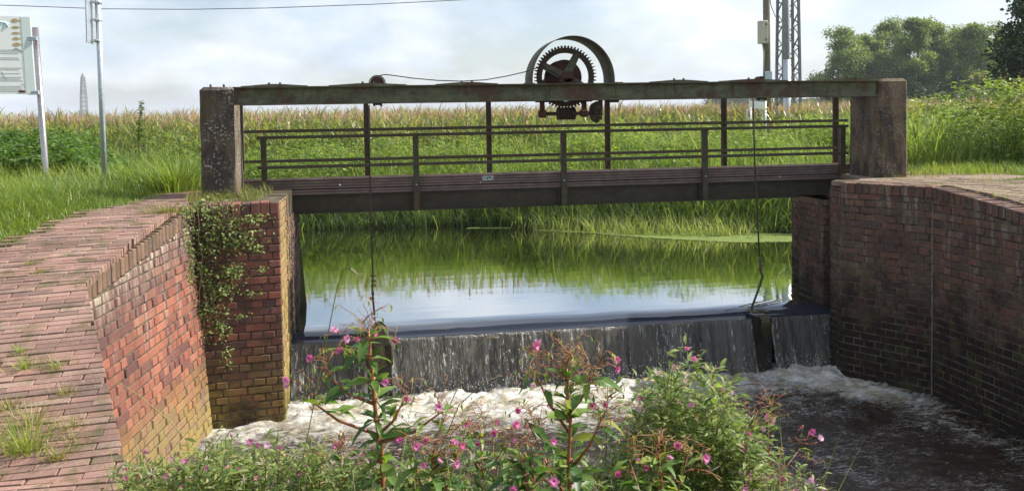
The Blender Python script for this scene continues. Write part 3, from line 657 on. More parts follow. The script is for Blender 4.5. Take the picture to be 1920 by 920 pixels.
pondpoly = [(-9.5, 11.2), (13, 11.2), (13, 20), (-9.5, 20)]
fx = np.linspace(-12, 15, 60); fy = np.linspace(11.2, 19.5, 30); FX, FY = np.meshgrid(fx, fy)
grid_mesh('pond_water', FX, FY, np.full(FX.shape, WP), M['pond'])
mbx = np.array([AL + .01, 5.61]); 
grid_mesh('weir_water', PX, PY, PZ, M['lip'], extra={'lip': smooth((9.33 - PY - .03 * vnoise(PX * 1.5, PX * 0, 8)) / .16).ravel()})
for xa_, xb_, ya_, yb_ in ((5.205, 5.64, 9.60, 11.2), (AL - 3, AL + .012, 10.34, 11.2), (5.63, 9, 10.6, 11.2)):
    X, Y = np.meshgrid(np.linspace(xa_, xb_, 4), np.linspace(ya_, yb_, 4)); grid_mesh('pond_water', X, Y, np.full(X.shape, WP - .0005), M['pond'])
# falling sheets
def fall(x0, x1, label, foamy):
    n = max(12, int((x1 - x0) / 0.012)); m = 46
    X, T = np.meshgrid(np.linspace(x0, x1, n), np.linspace(0, 1, m))
    z0 = WP - 0.094
    drop = 0.02 + (0.62 * T)
    Yy = YC - 0.042 - 0.24 * T ** 0.5 * (0.35 + 0.65 * T) 
    st_ = (fbm(X * 14, T * 0.7 + X * .3, 4, 9) - .5)
    Yy = Yy - 0.05 * st_ * (0.3 + T) - .012 * (vnoise(X * 70, T * 6, 4) - .5) * (.2 + T)
    Z = z0 - (0.66 * T)
    fo = np.clip(foamy + 0.15 * (T - .4) + 0.9 * (fbm(X * 3, T * .5, 3, 21) - .48), 0, 1)
    edge = np.minimum(X - x0, x1 - X); fo = np.clip(fo + (0.55 if x0 < AL + .1 else .40) * np.exp(-edge / (0.10 if x0 < AL + .1 else .05)), 0, 1)
    return grid_mesh('waterfall', X, Yy, Z, M['fall'], extra={'foam': fo.ravel()})
gL0 = at(690, 650, Y=YC).x; gL1 = at(733, 650, Y=YC).x; gR0 = at(1406, 650, Y=YC).x; gR1 = at(1440, 650, Y=YC).x
fall(AL + .01, gL0, '', 0.55); fall(gL1, gR0, '', 0.50); fall(gR1, 5.21, '', 0.42)
# river
rx = np.arange(-3.2, 7.0, 0.022); ry = np.concatenate([np.arange(2.5, 6, .04), np.arange(6, 9.02, 0.014)]); RX, RY = np.meshgrid(rx, ry)
dw = np.clip(8.80 - RY, 0, 9)
near = np.exp(-dw / 0.55)
fz = fbm(RX * 5, RY * 6, 4, 31) - .47; fz2 = fbm(RX * 1.6, RY * 2.4, 3, 51) - .45
fz3 = fbm(RX * 14, RY * 20, 4, 61) - .47
RZ = WR + fz * (0.06 + 0.05 * near) + fz3 * (0.025 + 0.075 * near) + fz2 * (0.05 + 0.03 * near) + 0.05 * np.exp(-((dw - .18) / .2) ** 2)
# foam: strong near the falls, streaming along the right wall and left
Lr, dr = toLd(RX, RY)
wallr = dist([R0, R1, R2, R3], RX, RY, False)
fo = .90 * np.exp(-(dw / 0.85) ** 1.3) + 0.70 * np.exp(-((wallr - 0.33 - .12 * fz2) / 0.26) ** 2) * np.exp(-dw / 2.6) + 0.10 * np.exp(-((Lr - 1.2) / 1.4) ** 2)
fo = np.where(Lr < 1.2, np.maximum(fo, 1.0 * np.exp(-(dw / 1.25) ** 1.7)), fo) + 0.235
fo = fo - .38 * np.exp(-(dw / .20) ** 2)
fo = np.clip(fo, 0, 1.05)
grid_mesh('river_water', RX, RY, RZ, M['river'], extra={'foam': fo.ravel()})
bx_ = axis(7.0, 7.1, 0.4, 6.9, 30)
X, Y = np.meshgrid(np.linspace(-3.0, 8, 30), np.linspace(-8, 2.5, 20)); grid_mesh('river_water', X, Y, np.full(X.shape, WR), M['river'], extra={'foam': np.full(X.size, .15)})
# spray drops
n = 900; sx = rng.uniform(AL + .1, 5.1, n); sy = 8.8 - np.abs(rng.normal(0, .16, n)); szz = WR + .05 + np.abs(rng.normal(0, .07, n)); sr = rng.uniform(.002, .0055, n)
o8 = np.array([(1, 0, 0), (-1, 0, 0), (0, 1, 0), (0, -1, 0), (0, 0, 1), (0, 0, -1)], float)
f8 = np.array([(0, 2, 4), (2, 1, 4), (1, 3, 4), (3, 0, 4), (2, 0, 5), (1, 2, 5), (3, 1, 5), (0, 3, 5)])
V = (np.stack([sx, sy, szz], -1)[:, None, :] + o8[None] * sr[:, None, None]).reshape(-1, 3); F = (f8[None] + 6 * np.arange(n)[:, None, None]).reshape(-1, 3)
tag(np_mesh('spray', V, F, [M['spray']], smooth=True), 'white droplets thrown up where the falling water lands', 'spray', kind='stuff')

# weir board and the two dividers
t = thing('weir_gate', 'dark wooden weir board under the falling water between the abutments', 'weir', ((AL + 5.2) / 2, YC, -2.5))
mb = MB(); mb.box(((AL + 5.2) / 2, YC + .055, (WP - .12 - 2.6) / 2), (5.2 - AL, 0.10, abs(-2.6 - (WP - .12)) - .0), 0.5); mb.build('board', [M['slime']], t)
def divider(px, topy, label, name, clump):
    p = at(px, 660, Y=YC - .08)
    t = thing(name, label, 'post', (p.x, YC - .08, -2.5))
    w_ = 0.125 if clump else .08; mb = MB()
    pts = [(p.x - w_, YC - .22), (p.x + w_, YC - .22), (p.x + w_, YC + .12), (p.x - w_, YC + .12)]
    zt_ = WP - 0.02
    mb.prism(pts, -2.5, zt_ - (.10 if clump else 0.03), 0.4)
    mb.build('post_body', [M['slime']], t)
    mb = MB()
    if clump:
        mb.tube([(p.x, YC - .09, zt_ - .32), (p.x, YC - .09, zt_ - .12), (p.x, YC - .09, zt_ + .03), (p.x, YC - .09, zt_ + .13)], [.15, .145, .085, .02], 14)
        for i in range(420):
            a = R.uniform(0, 2 * math.pi); h0 = R.uniform(0.0, 0.16); sp = R.uniform(.02, .11)
            x0 = p.x + R.uniform(-.03, .03); z0 = zt_ + 0.13 - h0 * .6
            x1 = p.x + math.cos(a) * sp * 1.2; y1 = YC - .10 + math.sin(a) * sp; 
            mb.tube([(x0, YC - .1, z0), ((x0 + x1) / 2 + .01, (YC - .1 + y1) / 2, z0 - .05), (x1, y1, z0 - .16), (x1 + R.uniform(-.01, .01), y1 - .01, z0 - .16 - R.uniform(.05, .3))], [.006, .006, .005, .002], 4)
        mb.build('hanging_weed', [M['debris']], t)
    else:
        mb.box((p.x, YC - .06, zt_ + .012), (.22, .16, .02), .3, bev=.008); mb.box((p.x, YC - .1, zt_ + .02), (.07, .08, .04), .6, bev=.012)
        for i in range(50):
            x0 = p.x + R.uniform(-.05, .05); mb.tube([(x0, YC - .2, zt_), (x0, YC - .245, zt_ - .05), (x0 + R.uniform(-.01, .01), YC - .25, zt_ - R.uniform(.1, .3))], [.005, .005, .002], 4)
        mb.build('cap', [M['debris']], t)
    return t
divider(711, 588, 'black divider post topped by a cone of hanging weed, amid the falls', 'weir_post', True)
divider(1424, 578, 'black divider post with a flat wet cap, near the right end of the falls', 'weir_post', False)

# ------------------------------------------------------------------ pillars
def pillar(name, label, x0, x1, y0, y1, h, mat, bolts, taper=0.012):
    t = thing(name, label, 'pillar', ((x0 + x1) / 2, (y0 + y1) / 2, 0)); mb = MB()
    n = 10; V = []; F = []; ch = 0.03
    levels = [-0.25, 0.0] + [h * i / 6 for i in range(1, 6)] + [h - .035, h]
    for k, z in enumerate(levels):
        s = taper * (1 - z / h); ins_ = 0.03 if k == len(levels) - 1 else 0
        X0, X1, Y0, Y1 = x0 - s + ins_, x1 + s - ins_, y0 - s + ins_, y1 + s - ins_
        ring = [(X0 + ch, Y0), (X1 - ch, Y0), (X1, Y0 + ch), (X1, Y1 - ch), (X1 - ch, Y1), (X0 + ch, Y1), (X0, Y1 - ch), (X0, Y0 + ch)]
        V += [(a + R.uniform(-.003, .003), b + R.uniform(-.003, .003), z + R.uniform(-.003, .003)) for a, b in ring]
    for k in range(len(levels) - 1):
        for i in range(8): F.append((k * 8 + i, k * 8 + (i + 1) % 8, (k + 1) * 8 + (i + 1) % 8, (k + 1) * 8 + i))
    F.append(tuple((len(levels) - 1) * 8 + i for i in range(8))); mb.add(V, F, .5); mb.build('shaft', [mat], t)
    for bx, by in bolts:
        mb = MB(); mb.tube([(bx, by, h - .005), (bx, by, h + .018)], 0.013, 6, smooth=False); mb.tube([(bx, by, h + .016), (bx, by, h + .03)], 0.008, 6); mb.build('bolt', [M['rustred']], t)
PY0, PY1 = 9.0, 9.52
lx0 = at(377, 300, Y=PY0).x; lx1 = at(438, 250, Y=PY0).x; rx0 = at(1649, 250, Y=PY0).x; rx1 = at(1703, 250, Y=PY0).x
hl = at(410, 163, Y=PY0).z; hr = at(1675, 147, Y=PY0).z
pillar('concrete_pillar', 'lichen speckled square concrete pillar at the path end of the bridge', lx0, lx1, PY0, PY1, hl, M['conc_l'], [(lx0 + .1, PY0 + .08), (lx0 + .23, PY0 + .08)], .008)
pillar('concrete_pillar', 'dark streaked square concrete pillar above the shaded wing wall', rx0, rx1, PY0, PY1 + .12, hr, M['conc_r'], [], .004)

# ------------------------------------------------------------------ twin channel beams
zb = at(700, 160, Y=PY0).z; zt1 = at(460, 164, Y=PY0).z; zt2 = at(1640, 149, Y=PY0).z
ZT = (zt1 + zt2) / 2; ZB = (at(460, 196, Y=PY0).z + at(1640, 181, Y=PY0).z) / 2
def channel(name, label, y0, s, x0, x1):
    t = thing(name, label, 'beam', ((x0 + x1) / 2, y0, ZB)); mb = MB(); xm = (x0 + x1) / 2; L_ = x1 - x0; fl_ = 0.07; tk = 0.012
    # web recessed, flanges towards the viewer
    mb.box((xm, y0 + s * (fl_ - tk / 2), (ZT + ZB) / 2), (L_, tk, ZT - ZB - .001), .5)
    mb.box((xm, y0 + s * (fl_ / 2 - .007), ZT - tk / 2), (L_, fl_ - .014, tk), .4); mb.box((xm, y0 + s * (fl_ / 2 - .007), ZB + tk / 2), (L_, fl_ - .014, tk), .6)
    mb.build('channel_section', [M['beam']], t)
    return t
BX0, BX1 = lx1 - .0, rx0 + .04
tb = channel('steel_beam', 'long green painted steel channel beam with rust patches, nearest between the pillars', PY0 + .0, 1, BX0 + .003, rx0 - .003)
sp_ = [514, 690, 876, 1275, 1415, 1600]
for p in sp_:
    x = at(p, 157, Y=PY0).x
    mb = MB()
    V = []; n = 12; wd_ = .33 if p not in (690, 1415) else .4
    for i in range(n + 1):
        u = -1 + 2 * i / n; h = ZT + .001 + .018 * (math.cos(u * math.pi / 2) ** 1.5 if abs(u) < 1 else 0)
        for y in (PY0 + .01, PY0 + .06): 
            for dz in (0, .007): V.append((x + u * wd_, y, (h + dz) if dz else ZT - .002))
    Fq = []
    for i in range(n):
        a = 4 * i; b = a + 4; Fq += [(a, b, b + 1, a + 1), (a + 2, a + 3, b + 3, b + 2), (a + 1, b + 1, b + 3, a + 3), (a, a + 2, b + 2, b)]
    mb.add(V, Fq, .5); mb.build('bowed_strip', [M['beam']], tb)
    for dx in (-.055, .055):
        mb = MB(); mb.tube([(x + dx, PY0 + .035, ZT + .02), (x + dx, PY0 + .035, ZT + .042)], .012, 6, smooth=False); mb.build('bolt', [M['iron']], tb)
channel('steel_beam', 'rear steel channel beam hidden mostly behind the front beam and the winch', PY1 - .0, -1, BX0 + .003, rx0 - .003)

# ------------------------------------------------------------------ winch
gy = PY0 + .20
gc = at(1060, 145, Y=gy); GXc, GZc = gc.x, gc.z
tw = thing('winch', 'rusty iron winch with a spoked gear wheel under a curved guard, on the beams', 'winch', (GXc, gy, ZT))
mb = MB()  # gear rim + teeth + spokes
RO = 57 / 1600 * gy * 1.0; RO = abs(at(1117, 145, Y=gy).x - GXc)
mb.disc_y((GXc, GZc), RO * .77, RO * .93, gy - .022, gy + .022, 64)
nt_ = 56
for i in range(nt_):
    a = 2 * math.pi * i / nt_; d_ = .030
    V = []
    for (rr_, w_) in ((RO * .92, .40), (RO * 1.005, .17)):
        for s_ in (-1, 1):
            aa = a + s_ * w_ * math.pi * 2 / nt_ * .62
            for y in (gy - d_, gy + d_): V.append((GXc + math.cos(aa) * rr_, y, GZc + math.sin(aa) * rr_))
    mb.add(V, [(0, 1, 5, 4), (2, 6, 7, 3), (0, 4, 6, 2), (1, 3, 7, 5), (4, 5, 7, 6)], .4)
gr = mb.build('gear_wheel', [M['iron']], tw)
mb = MB()
for k in range(4):
    a = math.radians(62 + 90 * k)
    # spoke as tapered cross
    for (wa, wb, ya) in ((.078, .056, .018), (.026, .022, .036)):
        ux, uz = math.cos(a), math.sin(a); vx, vz = -uz, ux; V = []
        for rr_, w_ in ((.02, wa), (RO * .83, wb)):
            for s_ in (-1, 1):
                for y in (gy - ya, gy + ya): V.append((GXc + ux * rr_ + vx * w_ * s_ * .5 * 1.25, y, GZc + uz * rr_ + vz * w_ * s_ * .5 * 1.25))
        mb.add(V, [(0, 1, 5, 4), (2, 6, 7, 3), (0, 4, 6, 2), (1, 3, 7, 5), (4, 5, 7, 6), (0, 2, 3, 1)], .5)
s_ = mb.build('spokes', [M['hood']], tw)
mb = MB(); mb.tube([(GXc, gy - .10, GZc), (GXc, gy + .30, GZc)], .022, 12); mb.tube([(GXc, gy - .06, GZc), (GXc, gy + .04, GZc)], .05, 16); mb.build('axle', [M['rustred']], tw)
mb = MB(); dR = RO * .57
mb.tube([(GXc, gy + .045, GZc), (GXc, gy + .052, GZc)], [dR, dR], 36); mb.tube([(GXc, gy + .052, GZc), (GXc, gy + .2, GZc)], dR * .8, 36); mb.tube([(GXc, gy + .2, GZc), (GXc, gy + .21, GZc)], dR, 36); mb.build('rope_drum', [M['rustred']], tw)
mb = MB()  # bearing block on beam
mb.box((GXc, gy - .10, ZT + .03), (.17, .05, .06), .4, bev=.008); mb.disc_y((GXc, GZc), .0, .062, gy - .125, gy - .075, 20)
mb.box((GXc, gy - .10, (ZT + GZc) / 2), (.11, .044, max(.02, GZc - ZT)), .4); mb.build('bearing', [M['rustred']], tw)
# guard hood
hc = at(1076, 145, Y=PY0 + .02); HR = abs(at(1153, 145, Y=PY0 + .02).x - hc.x)
mb = MB(); V = []; n = 40
for i in range(n + 1):
    a = math.pi * (i / n) ; dn = (ZT - hc.z - .0) if i in (0, n) else 0
    for rr_ in (HR, HR - .006):
        for y in (PY0 + .02, PY0 + .47): V.append((hc.x + math.cos(a) * rr_, y, hc.z - .03 + math.sin(a) * (rr_ + .02) + (dn + .032 if i in (0, n) else 0)))
V2 = list(V)
Fq = []
for i in range(n):
    a = 4 * i; b = a + 4; Fq += [(a, a + 1, b + 1, b), (a + 2, b + 2, b + 3, a + 3), (a, b, b + 2, a + 2), (a + 1, a + 3, b + 3, b + 1)]
mb.add(V2, Fq, .5, smooth=True); mb.build('guard', [M['hood']], tw)
mb = MB()
for sx, dz in ((-1, 0), (1, 0)):
    x = hc.x + sx * (HR + .03); mb = MB(); mb.box((x, PY0 + .04, ZT + .004), (.12, .05, .008), .5); mb.build('guard_foot', [M['rail']], tw)
# lower gearing
pzc = at(1060, 208, Y=gy).z
mb = MB(); zp = GZc - RO - .055
mb.tube([(GXc - .30, gy, zp), (GXc + .36, gy, zp)], .020, 10); mb.build('pinion_shaft', [M['iron']], tw)
mb = MB(); nn = 14
mb.tube([(GXc - .10, gy, zp), (GXc + .11, gy, zp)], .050, 20)
for i in range(nn):
    a = 2 * math.pi * i / nn
    for k in range(8):
        xx = GXc - .09 + k * .026
        mb.box((xx, gy + math.cos(a) * .06, zp + math.sin(a) * .06), (.012, .020, .024), .4, M=Matrix.Rotation(a, 3, 'X'))
mb.build('worm', [M['iron']], tw)
for x in (GXc - .27, GXc + .20):
    mb = MB(); mb.box((x, gy - .03, (ZB + zp) / 2 + .01), (.05, .035, ZB - zp + .02), .5); mb.box((x, gy - .03, zp), (.09, .06, .085), .4, bev=.015); mb.box((x, gy - .06, ZB - .009), (.14, .14, .014), .4); mb.build('hanger', [M['rustred']], tw)
bcx = at(1116, 210, Y=gy).x
mb = MB()
for k, (cx_, rad, tilt) in enumerate(((bcx, .115, .35), (bcx + .055, .075, -.6))):
    Mx = Matrix.Rotation(math.pi / 2 + tilt * .5, 3, 'Z')
    c = Vector((cx_, gy + .02, zp + .01 - .01 * k)); V = []; n = 22
    for i in range(n * 2):
        a = math.pi * i / n; rr_ = rad * (1.08 if i % 2 else .93)
        for s__ in (-.028, .028): V.append(tuple(c + Mx @ Vector((math.cos(a) * rr_ * (1 if s__ < 0 else .8), s__, math.sin(a) * rr_ * (1 if s__ < 0 else .8)))))
    m_ = n * 2; Fq = [(2 * i, 2 * ((i + 1) % m_), 2 * ((i + 1) % m_) + 1, 2 * i + 1) for i in range(m_)] + [tuple(2 * i for i in range(m_)), tuple(2 * i + 1 for i in range(m_))[::-1]]
    mb.add(V, Fq, .4)
mb.build('bevel_gears', [M['iron']], tw)
mb = MB(); mb.box((at(1150, 193, Y=PY0 + .05).x, PY0 + .08, ZB - .015), (.12, .10, .03), .4, bev=.004); mb.box((bcx + .06, gy + .0, (ZB + zp) / 2), (.05, .05, ZB - zp + .06), .4, bev=.01); mb.build('gear_bracket', [M['iron']], tw)
mb = MB(); c = at(1020, 153, Y=gy - .06)
mb.box((c.x, gy - .06, ZT + .02), (.03, .02, .05), .4); mb.tube([(c.x, gy - .06, ZT + .03), (c.x + .01, gy - .06, ZT + .075)], [.012, .004], 6); mb.build('pawl', [M['rustred']], tw)

# pulleys
def pulley(px, py, rad, label, name='pulley'):
    yk = PY0 + .10; c = at(px, py, Y=yk); t = thing(name, label, 'pulley', (c.x, yk, ZT)); zc = ZT + .015 if rad < .05 else ZT + .02
    mb = MB(); mb.disc_y((c.x, zc), .012, rad * .8, yk - .018, yk + .018, 28); mb.disc_y((c.x, zc), .0, rad, yk - .026, yk - .018, 28); mb.disc_y((c.x, zc), .0, rad, yk + .018, yk + .026, 28); mb.build('sheave', [M['rustred']], t)
    mb = MB(); mb.disc_y((c.x, zc), rad + .004, rad + .014, yk - .05, yk + .05, 20, a0=0.02, a1=math.pi - .02); mb.box((c.x + rad + .035, yk, ZT + .006), (.055, .09, .012), .4); mb.box((c.x - rad - .035, yk, ZT + .006), (.055, .09, .012), .4); mb.build('guard_strap', [M['rail']], t)
    mb = MB(); mb.box((c.x - .0, yk - .045, ZB - .012), (.10, .06, .02), .4, bev=.004)
    for dx in (-.035, .035): mb.tube([(c.x + dx, yk - .06, ZB - .035), (c.x + dx, yk - .06, ZB - .02)], .011, 6, smooth=False)
    mb.build('clamp', [M['iron']], t)
    return c.x, zc
pxl_, pzl_ = pulley(707, 150, .075, 'small half covered rope pulley on the front beam, left of the winch')
pxr_, pzr_ = pulley(1424, 152, .028, 'low rope pulley clamped on the front beam, right of the winch')

def rope(name, label, pts, rad, parts=None, n=6, mat='rope'):
    mb = MB(); mb.tube(pts, rad, n); o = mb.build(name, [M[mat]]); return tag(o, label, 'rope' if 'rope' in name else 'cable')
YR = PY0 + .035 - .05
ry_ = PY0 - .012
top = Vector((pxl_ + .075, PY0 + .10, pzl_ + .0))
a = at(716, 141, Y=PY0 + .12); b = at(1003, 133, Y=gy); cpts = []
for px_, py_ in ((712, 142), (722, 140), (740, 142), (775, 147), (820, 151), (865, 152.5), (910, 150), (950, 143), (985, 135), (1015, 125)):
    f_ = (px_ - 712) / 303; cpts.append(at(px_, py_, Y=PY0 + .10 + f_ * (gy - PY0)))
rope('wire_rope', 'slack wire rope running from the winch to the left pulley above the beam', cpts, .0055)
t = thing('hoist_rope', 'wire rope hanging from the left pulley to the weed covered post', 'rope', at(693, 195, Y=ry_))
mb = MB(); pl_ = [at(692, 197, Y=ry_), at(693, 300, Y=ry_), at(695, 400, Y=ry_), at(699, 515, Y=ry_)]; mb.tube(pl_, .0085, 6); mb.build('rope_line', [M['rope']], t)
mb = MB(); q = [at(699, 515, Y=ry_), at(698, 545, Y=ry_), at(702, 590, Y=ry_ - .0)]; mb.tube(q, [.012, .010, .012], 8)
for y_ in (517, 526, 535): 
    c = at(700, y_, Y=ry_); mb.box(c, (.055, .02, .014), .4, bev=.003)
for y_ in (550, 560): c = at(699, y_, Y=ry_); mb.tube([c + Vector((0, 0, -.03)), c, c + Vector((0, 0, .03))], [.010, .018, .010], 8)
mb.build('shackle', [M['debris']], t)
t = thing('hoist_rope', 'wire rope hanging from the right pulley, ending in a crooked rod', 'rope', at(1414, 185, Y=ry_))
mb = MB(); mb.tube([at(1412, 184, Y=ry_), at(1415, 300, Y=ry_), at(1421, 420, Y=ry_), at(1424, 485, Y=ry_)], .0085, 6); mb.build('rope_line', [M['rope']], t)
mb = MB(); mb.tube([at(1424, 480, Y=ry_), at(1425, 505, Y=ry_), at(1430, 518, Y=ry_), at(1421, 545, Y=ry_), at(1410, 575, Y=ry_), at(1409, 582, Y=ry_)], [.010, .012, .014, .013, .013, .011], 8)
for y_ in (488, 497, 505):
    c = at(1425 + (y_ == 497) * 3, y_, Y=ry_); mb.box(c, (.05, .02, .014), .4, bev=.003)
mb.build('rod', [M['debris']], t)

# ------------------------------------------------------------------ footbridge
YF, YB = 9.66, 10.42
t = thing('footbridge', 'narrow steel footbridge with grooved kick board and low twin railings', 'footbridge', (2.1, 10.0, 0))
zbt = at(1057, 320, Y=YF + .05).z; zbb = at(1057, 350, Y=YF + .05).z; zgb = at(1057, 383, Y=YF + .05).z
fx0, fx1 = lx1 - .25, rx0 + .1
mb = MB(); n_g = 6; hgt = zbt - zbb
segs = [fx0, at(905, 330, Y=YF).x, fx1]
for si in range(2):
    xa, xb = segs[si] + (.004 if si else 0), segs[si + 1]
    prof_ = []
    for k in range(n_g):
        z0 = zbb + hgt * (k + (1.3 if k else 0) * .0) / n_g; z1 = zbb + hgt * (k + 1) / n_g
        prof_ += [(YF + .05, z0 + .0008), (YF + .05, z0 + (z1 - z0) * .58), (YF + .070, z0 + (z1 - z0) * .62), (YF + .070, z1 - .0008)]
    prof_ += [(YF + .080, zbt), (YF + .080, zbb)]
    m_ = len(prof_); V = [(xa, y, z) for y, z in prof_] + [(xb, y, z) for y, z in prof_]
    mb.add(V, [(i, (i + 1) % m_, m_ + (i + 1) % m_, m_ + i) for i in range(m_)] + [tuple(range(m_)), tuple(range(m_, 2 * m_))[::-1]], .3 + .4 * si)
mb.build('kick_board', [M['plank']], t)
mb = MB()
for p_ in (637, 901, 1462): c = at(p_, 347 - (p_ - 637) * .019, Y=YF + .048); mb = MB(); mb.tube([c, c + Vector((0, -.006, 0))], .010, 8); mb.build('screw', [M['galv']], t)
c = at(915, 334, Y=YF + .046)
mb = MB(); mb.box(c, (.125, .004, .052), .5); pq = mb.build('plaque', [M['plaque']], t)
mb = MB()
for dx, w_, dz in ((-.04, .006, 0), (-.012, .012, .0), (-.002, .006, .0), (.02, .02, .008), (.05, .010, -.006)):
    mb.box((c.x + dx, c.y - .003, c.z + dz), (w_, .001, .022), .5)
mb.build('plaque_marks', [M['ink_dark']], pq)
mb = MB(); mb.box(((fx0 + fx1) / 2, (YF + .08 + YB) / 2, .0), (fx1 - fx0, YB - YF - .06, .03), .5); mb.build('deck', [M['plank']], t)
for y, lab in ((YF + .06, 0), (YB, 1)):
    mb = MB(); x0_ = at(520, 380, Y=YF).x; x1_ = at(1563, 350, Y=YF).x + .2
    mb.box(((x0_ + x1_) / 2, y + .03, (zbb + zgb) / 2 - .004), (x1_ - x0_, .01, zbb - zgb - .008), .5)
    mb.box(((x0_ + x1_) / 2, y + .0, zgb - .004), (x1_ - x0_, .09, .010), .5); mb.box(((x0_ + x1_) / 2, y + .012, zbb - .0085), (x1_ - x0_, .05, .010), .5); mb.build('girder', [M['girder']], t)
fposts = [495, 780, 1057, 1322, 1580]
ztr = at(1057, 247, Y=YF).z; zlr = at(1057, 300, Y=YF).z
for p_ in fposts:
    x = at(p_, 300, Y=YF).x; bot = zgb - .005 if 600 < p_ < 1500 else -.02
    mb = MB(); w_ = .062; mb.box((x, YF - .012, (ztr + bot) / 2), (w_, .008, ztr - bot), .5); mb.box((x - w_ / 2 + .004, YF + .018, (ztr + bot) / 2), (.008, .052, ztr - bot), .5); mb.build('railing_post', [M['rail']], t)
    if 600 < p_ < 1500:
        mb = MB(); mb.box((x, YF + .035, (zbb + zgb) / 2), (.12, .006, zbb - zgb - .03), .5); mb.build('post_plate', [M['girder']], t); mb = MB(); c = Vector((x, YF - .017, zbb + .08)); mb.tube([c, c + Vector((0, -.006, 0))], .009, 8); mb.build('screw', [M['galv']], t)
xa, xb = at(482, 262, Y=YF).x, at(1588, 238, Y=YF).x
for z, nm in ((ztr, 'top'), (zlr, 'lower')):
    mb = MB(); mb.box(((xa + xb) / 2, YF - .030, z), (xb - xa, .006, .034), .5); mb.box(((xa + xb) / 2, YF - .012 - .003, z + .014), (xb - xa, .024, .006), .5); mb.build('front_rail', [M['rail']], t)
ztb = at(1057, 236, Y=YB).z; zlb = at(1057, 289, Y=YB).z
for p_ in (453, 688, 917, 1139, 1357, 1566):
    x = at(p_, 280, Y=YB).x; mb = MB(); mb.box((x, YB + .012, .56), (.060, .008, 1.10), .5); mb.box((x + .026, YB - .015, .56), (.008, .046, 1.10), .5); mb.build('tall_post', [M['post']], t)
xa, xb = at(458, 246, Y=YB).x, at(1586, 226, Y=YB).x
for z in (ztb, zlb):
    mb = MB(); mb.box(((xa + xb) / 2 - (.0 if z == ztb else .0), YB - .045, z), (xb - xa, .006, .036), .5); mb.box(((xa + xb) / 2, YB - .03, z + .015), (xb - xa, .024, .006), .5); mb.build('rear_rail', [M['rail']], t)

# ------------------------------------------------------------------ signs and poles
ZG = 0.0
yS = 10.6
t = thing('information_board', 'white information board with fish drawings on a leaning steel post, by the path', 'sign', at(88, 349, Z=0))
basep = at(88, 349, Z=0); topp = at(66, 52, Y=basep.y); 
mb = MB(); mb.tube([basep + Vector((0, 0, -.2)), basep, topp], .036, 16); mb.build('post', [M['stainless']], t)
yp = basep.y - .045
pc = [at(-150, 16, Y=yp), at(52, 32, Y=yp), at(66, 178, Y=yp), at(-150, 178, Y=yp)]
def quad_plate(mb, q, th=.008):
    V = list(q) + [p + Vector((0, th, 0)) for p in q]; mb.add(V, [(0, 1, 2, 3), (7, 6, 5, 4), (0, 4, 5, 1), (1, 5, 6, 2), (2, 6, 7, 3), (3, 7, 4, 0)], .5)
# true rectangle slightly rotated: use corner br, tr and level width
wv = Vector((1, 0, 0)); up_ = (topp - basep).normalized()
br = at(67, 177, Y=yp); hh = (at(52, 32, Y=yp) - br).length; wP = 0.95
ru_ = Vector((math.cos(.24), math.sin(.24) * 1, 0)); tr_ = br + up_ * hh; bl = br - ru_ * wP; tl = tr_ - ru_ * wP; rn_ = Vector((ru_.y, -ru_.x, 0))
mb = MB(); quad_plate(mb, [tl, tr_, br, bl]); pn = mb.build('panel', [M['panel']], t)
def on(u, v, o=.002): return br - ru_ * (wP * (1 - u)) + up_ * (hh * v) + rn_ * o   # u 0..1 across, v 0..1 up
def flat(u0, v0, u1, v1, mat, name='print', o=.002, par=None):
    mb = MB(); quad_plate(mb, [on(u0, v1, o), on(u1, v1, o), on(u1, v0, o), on(u0, v0, o)], .0012); return mb.build(name, [M[mat]], par or pn)
flat(.90, 0.004, .997, .996, 'glassy', 'margin', .002)
flat(.895, 0.004, .899, .996, 'ink', 'margin_line', .0035)
mb = MB()
rt_ = random.Random(5)
for (v0, n_, u0) in ((.565, 3, .55), (.465, 2, .55), (.335, 2, .55), (.265, 1, .55), (.215, 3, .55), (.10, 2, .6), (.055, 2, .6)):
    for k in range(n_):
        v = v0 - k * .022; u = u0; ue = .875 - rt_.random() * .04 if n_ > 1 else .84
        while u < ue:
            w_ = min(rt_.uniform(.008, .03), ue - u)
            if w_ > .004: quad_plate(mb, [on(u, v + .009), on(u + w_, v + .009), on(u + w_, v), on(u, v)], .0012)
            u += w_ + .006
    mb.build('text_block', [M['ink']], pn); mb = MB()
mb = MB()
def fish_shape(cu, cv, L_, h_, eel=False):
    n = 10; V = []
    for i in range(n + 1):
        s = i / n; u = cu - L_ / 2 + L_ * s
        hw = h_ * (math.sin(math.pi * min(s / .86, 1)) ** .8 * .5 + (.32 if s > .93 else 0) + .03)
        off = .018 * math.sin(s * 5) if eel else 0
        hw = h_ * .22 if eel else hw
        V += [on(u, cv + hw + off, .0025), on(u, cv - hw + off, .0025)]
    mb.add(V, [(2 * i, 2 * i + 1, 2 * i + 3, 2 * i + 2) for i in range(n)], .5)
for k, (v, L_, h_) in enumerate(((.945, .11, .05), (.860, .10, .035), (.785, .11, .032), (.715, .10, .036), (.640, .11, .05))): fish_shape(.835, v, L_, h_)
mb.build('fish_drawings', [M['fish']], pn)
mb = MB(); fish_shape(.84, .565, .12, .05, True); mb.build('eel_drawing', [M['fish2']], pn); mb = MB(); fish_shape(.865, .115, .04, .03, True); mb.build('emblem', [M['fish2']], pn)
mb = MB(); pts = [on(.6 + .15 * s, .76 + .16 * math.sin(s * 2.2) ** 2, .004) for s in np.linspace(0, 1, 12)]; mb.tube(pts, .010, 6); pts = [on(.62 + .14 * s, .93 - .03 * s * s, .004) for s in np.linspace(0, 1, 8)]; mb.tube(pts, .005, 6); mb.build('river_map', [M['ink_map']], pn)
